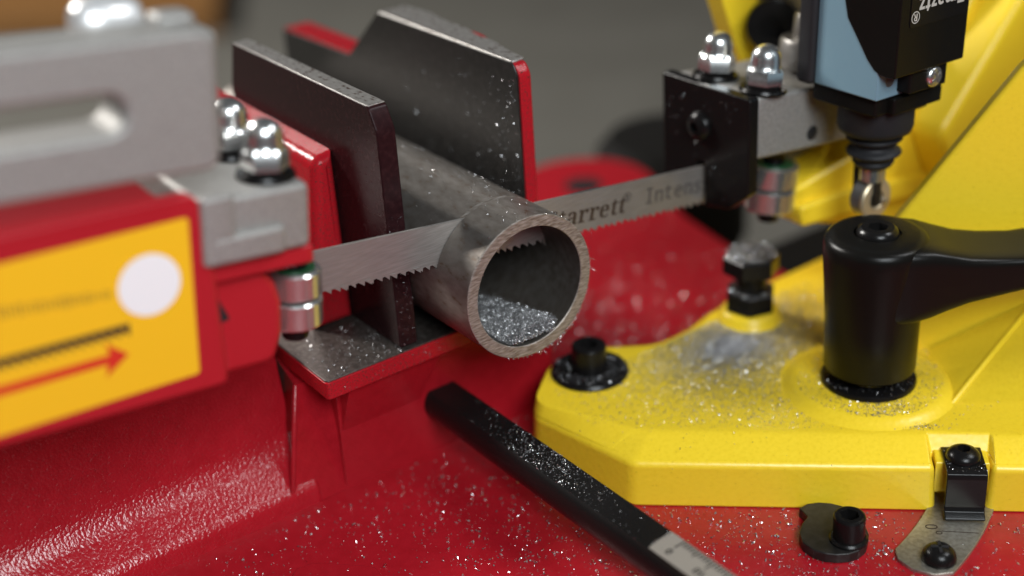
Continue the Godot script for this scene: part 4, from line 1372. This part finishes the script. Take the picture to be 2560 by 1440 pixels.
func swarf() -> void:
	var spots := []
	# on the red table
	while spots.size() < 6000:
		var x := rng.randf_range(-110, 60)
		var z := rng.randf_range(-32, 130)
		var d := exp(-Vector2(x - 8, z - 30).length() / 60.0)
		if rng.randf() > d * 1.3:
			continue
		spots.append([Vector3(x, TABLE, z), Vector3.UP, chip_size(0.16, 0.68)])
	while spots.size() < 7600:
		var x := rng.randf_range(20, 110)
		var z := rng.randf_range(50, 135)
		if -0.682 * x + 0.731 * z < 12.5:
			continue
		spots.append([Vector3(x, TABLE, z), Vector3.UP, chip_size(0.15, 0.66)])
	while spots.size() < 9600:
		var x := rng.randf_range(34, 150)
		var z := rng.randf_range(-140, -18)
		var d := exp(-Vector2(x - 55, z + 30).length() / 55.0)
		if rng.randf() > d * 1.2:
			continue
		spots.append([Vector3(x, TABLE, z), Vector3.UP, chip_size(0.2, 0.6)])
	for i in 650:
		var x := 34.0 + absf(rng.randfn(0, 45))
		var z := -22.0 - absf(rng.randfn(0, 38))
		spots.append([Vector3(x, TABLE, z), Vector3.UP, rng.randf_range(0.5, 1.0)])
	for i in 160:
		spots.append([Vector3(rng.randf_range(-100, -18), TABLE, rng.randf_range(-32, 60)), Vector3.UP, rng.randf_range(0.35, 0.75)])
	strew("table_swarf", "bright metal chips scattered over the red table", spots)
	# on the yellow casting: thick round the stop bolt, thinning towards the viewer
	spots = []
	while spots.size() < 19000:
		var x := rng.randf_range(12, 150)
		var z := rng.randf_range(-24, 78)
		var w := -0.682 * x + 0.731 * z
		if w > -1.5 or z < -12 and x > 44 or z < -22 or x + z * 0.3 < 12:
			continue
		if z < -17 and x > 36:
			continue
		var d := 0.9 * exp(-pow(Vector2(x - 92, (z + 2) * 1.2).length() / 26.0, 2.0)) + 0.5 * exp(-pow(Vector2(x - 66, z - 10).length() / 36.0, 2.0)) + 0.035
		if Vector2(x - 88, z - 46.5).length() < 26.0:
			d = 0.0
		if rng.randf() > d:
			continue
		spots.append([Vector3(x, CASTING, z), Vector3.UP, chip_size(0.12, 0.42)])
	while spots.size() < 20600:
		var a := rng.randf_range(0, TAU)
		var r := rng.randf_range(14.4, 21.5)
		var c := Vector2(88, 46.5) + Vector2.from_angle(a) * r
		var d := 0.25 + 1.0 * exp(-pow((fposmod(a, TAU) - 2.15) / 0.35, 2.0))
		if rng.randf() > d:
			continue
		spots.append([Vector3(c.x, CASTING + 2.2, c.y), Vector3.UP, chip_size(0.14, 0.45)])
	while spots.size() < 21100:
		var u := rng.randf_range(92, 112) + rng.randfn(0, 2)
		var w := -3.2 + rng.randfn(0, 0.8)
		var c := uv_point(u, w)
		spots.append([Vector3(c.x, CASTING, c.y), Vector3.UP, chip_size(0.13, 0.4)])
	for i in 60000:
		var a := rng.randf() * TAU
		var r := absf(rng.randfn(0, 15.0))
		var c := Vector2(74, 3) + Vector2(cos(a) * r * 1.4, sin(a) * r)
		if c.y < -12.5 or Vector2(c.x - 88, c.y - 46.5).length() < 26.0 or Vector2(c.x - 91.5, c.y + 6.4).length() < 10.0:
			continue
		spots.append([Vector3(c.x, CASTING, c.y), Vector3.UP, chip_size(0.13, 0.34)])
	strew("casting_swarf", "grey metal dust and chips on top of the yellow casting", spots, 0.66, 0.06)
	# on bolts, washers and rod
	spots = []
	for i in 420:
		var a := rng.randf() * TAU
		var r := rng.randf_range(5.8, 11.5)
		spots.append([Vector3(30.8 + cos(a) * r, CASTING + 1.45, -14.6 + sin(a) * r), Vector3.UP, chip_size(0.16, 0.5)])
	for i in 900:
		var a := rng.randf() * TAU
		var r := sqrt(rng.randf()) * 8.0
		spots.append([Vector3(91.5 + cos(a) * r, CASTING + 23.7, -6.4 + sin(a) * r), Vector3.UP, chip_size(0.2, 0.55)])
	for i in 260:
		var a := rng.randf() * TAU
		var r := rng.randf_range(5.5, 7.6)
		spots.append([Vector3(91.5 + cos(a) * r, CASTING + 10.9, -6.4 + sin(a) * r), Vector3.UP, chip_size(0.2, 0.55)])
	for i in 260:
		var a := rng.randf() * TAU
		var r := rng.randf_range(7.5, 13.5)
		spots.append([Vector3(87.6 + cos(a) * r, CASTING + 4.0, 46.6 + sin(a) * r), Vector3.UP, chip_size(0.14, 0.5)])
	for i in 90:
		var c := uv_point(rng.randf_range(113, 123.4), rng.randf_range(4, 15.5))
		spots.append([Vector3(c.x, -48.2, c.y), Vector3.UP, chip_size(0.16, 0.4)])
	strew("bolt_swarf", "metal chips lying on the bolts and washers of the casting", spots, 0.55, 0.1)
	spots = []
	while spots.size() < 800:
		var z := rng.randf_range(-20, 75)
		var d := exp(-pow((z - 18) / 16.0, 2.0)) + 0.04
		if rng.randf() > d:
			continue
		spots.append([Vector3(-11.7 + rng.randf_range(-4.5, 4.4), -42.28, z), Vector3.UP, chip_size(0.10, 0.42)])
	for i in 14:
		spots.append([Vector3(-11.7 - 4.2 + rng.randf() * 8.4, -42.1, 65.6 + rng.randf() * 0.6), Vector3.UP, rng.randf_range(0.3, 0.55)])
	strew("rod_swarf", "metal chips sprinkled along the flat of the black rod", spots, 0.2, 0.1)
	# inside the tube: a shallow heap
	spots = []
	while spots.size() < 7500:
		var z := -40.0 * pow(rng.randf(), 1.25)
		var x := rng.randf_range(-15, 15)
		var y := -13.7 - 0.085 * absf(z) + rng.randfn(0, 0.22) - 0.002 * x * x
		if z > -2.5:
			y -= (2.5 + z) * 0.9
		if x * x + y * y > 17.3 * 17.3:
			continue
		spots.append([Vector3(x, y, z), Vector3.UP, chip_size(0.16, 0.38)])
	var s := Shape.new()
	heap(s)
	strew("tube_swarf", "heap of silvery metal chips inside the tube's mouth", spots, 0.16, 0.12)
	var hp := MeshInstance3D.new()
	hp.name = "heap"
	hp.mesh = s.mesh(Vector3.ZERO)
	hp.material_override = M.swarf_dark
	get_node("tube_swarf").add_child(hp, true)
	# on the tube, its rims and the jaws
	spots = []
	for i in 380:
		var a := rng.randfn(PI * 0.45, 0.42)
		var z := -rng.randf_range(0.5, 75)
		if absf(z + 16.4) < 1.2:
			continue
		var c := Vector3(cos(a), sin(a), 0)
		spots.append([c * 21.2 + Vector3(0, 0, z), c, chip_size(0.10, 0.36)])
	for i in 130:
		var a := rng.randfn(-0.95, 0.7)
		var c := Vector3(cos(a), sin(a), 0)
		spots.append([c * 21.15 + Vector3(0, 0, rng.randf_range(-0.4, 0.2)), c, chip_size(0.12, 0.5)])
	for i in 60:
		var a := rng.randf() * TAU
		var c := Vector3(cos(a), sin(a), 0)
		spots.append([c * (17.7 if i % 2 else 21.15) + Vector3(0, 0, 0.05), c, chip_size(0.10, 0.28)])
	for i in 260:
		var z := -32.0 - 60.0 * pow(rng.randf(), 2.0)
		var y := rng.randf_range(2, 47)
		spots.append([Vector3(21.2, y, z), Vector3(-1, 0, 0), chip_size(0.14, 0.55)])
	for i in 160:
		spots.append([Vector3(rng.randf_range(-27.0, -21.4), rng.randf_range(-20, 20), -27.95), Vector3(0, 0, 1), chip_size(0.08, 0.3)])
	for i in 40:
		spots.append([Vector3(rng.randf_range(-27, -21.8), 51.8, rng.randf_range(-110, -33)), Vector3.UP, chip_size(0.06, 0.25)])
	for i in 70:
		spots.append([Vector3(78.7, rng.randf_range(-2, 33), rng.randf_range(-32, 3)), Vector3(-1, 0, 0), chip_size(0.10, 0.35)])
	strew("jaw_swarf", "small metal chips clinging to tube, vise jaws and guard plate", spots, 0.15, 0.3)
	burrs()
	# on the vise bed
	spots = []
	for i in 420:
		var x := -53.0 + 26.0 * pow(rng.randf(), 0.8)
		spots.append([Vector3(x, -21.2, rng.randf_range(-52, -26.8)), Vector3.UP, chip_size(0.09, 0.45)])
	for i in 90:
		spots.append([Vector3(rng.randf_range(-52, -10), rng.randf_range(-27, -21.6), -25.95), Vector3(0, 0, 1), chip_size(0.08, 0.3)])
	strew("bed_swarf", "metal chips on the corner of the vise bed", spots, 0.2, 0.25)


func heap(s: Shape) -> void:
	var nx := 14
	var nz := 20
	var base := s.v.size()
	for j in nz + 1:
		var z := -0.6 - 42.0 * j / nz
		var y0 := -14.1 - 0.085 * absf(z)
		if z > -2.5:
			y0 -= (2.5 + z) * 0.9
		var hw := sqrt(maxf(0.0, 17.6 * 17.6 - y0 * y0))
		for i in nx + 1:
			s.vert(Vector3(lerpf(-hw, hw, float(i) / nx), y0, z), Vector3.UP)
	for j in nz:
		for i in nx:
			var q := base + j * (nx + 1) + i
			s.quad(q, q + 1, q + nx + 2, q + nx + 1)


func burrs() -> void:
	# thin wire burrs hanging from the lower rim of the sawn end
	var s := Shape.new()
	for i in 46:
		var a := rng.randfn(-1.05, 0.38)
		var c := Vector3(cos(a), sin(a), 0)
		var p := c * 21.1 + Vector3(0, 0, rng.randf_range(-0.5, 0.05))
		var dir := (c * 0.8 + Vector3(rng.randfn(0, 0.35), -0.6, rng.randfn(0, 0.35))).normalized()
		var l := rng.randf_range(0.4, 1.2) if i % 4 else rng.randf_range(1.2, 2.6)
		for k in 4:
			var q := p + dir * l / 4
			lathe(s, [Vector2(0.085 * (1.0 - 0.15 * k), 0), Vector2(0.07 * (1.0 - 0.15 * k), (q - p).length())], 5, along(p, q - p))
			p = q
			dir = (dir + Vector3(rng.randfn(0, 0.35), rng.randfn(0, 0.25), rng.randfn(0, 0.35))).normalized()
	var o := MeshInstance3D.new()
	o.name = "burrs"
	o.mesh = s.mesh(Vector3.ZERO)
	o.material_override = M.swarf
	get_node("steel_tube").add_child(o, true)
	o.position = -origins[get_node("steel_tube")] * MM
	o.set_meta("kind", "stuff")
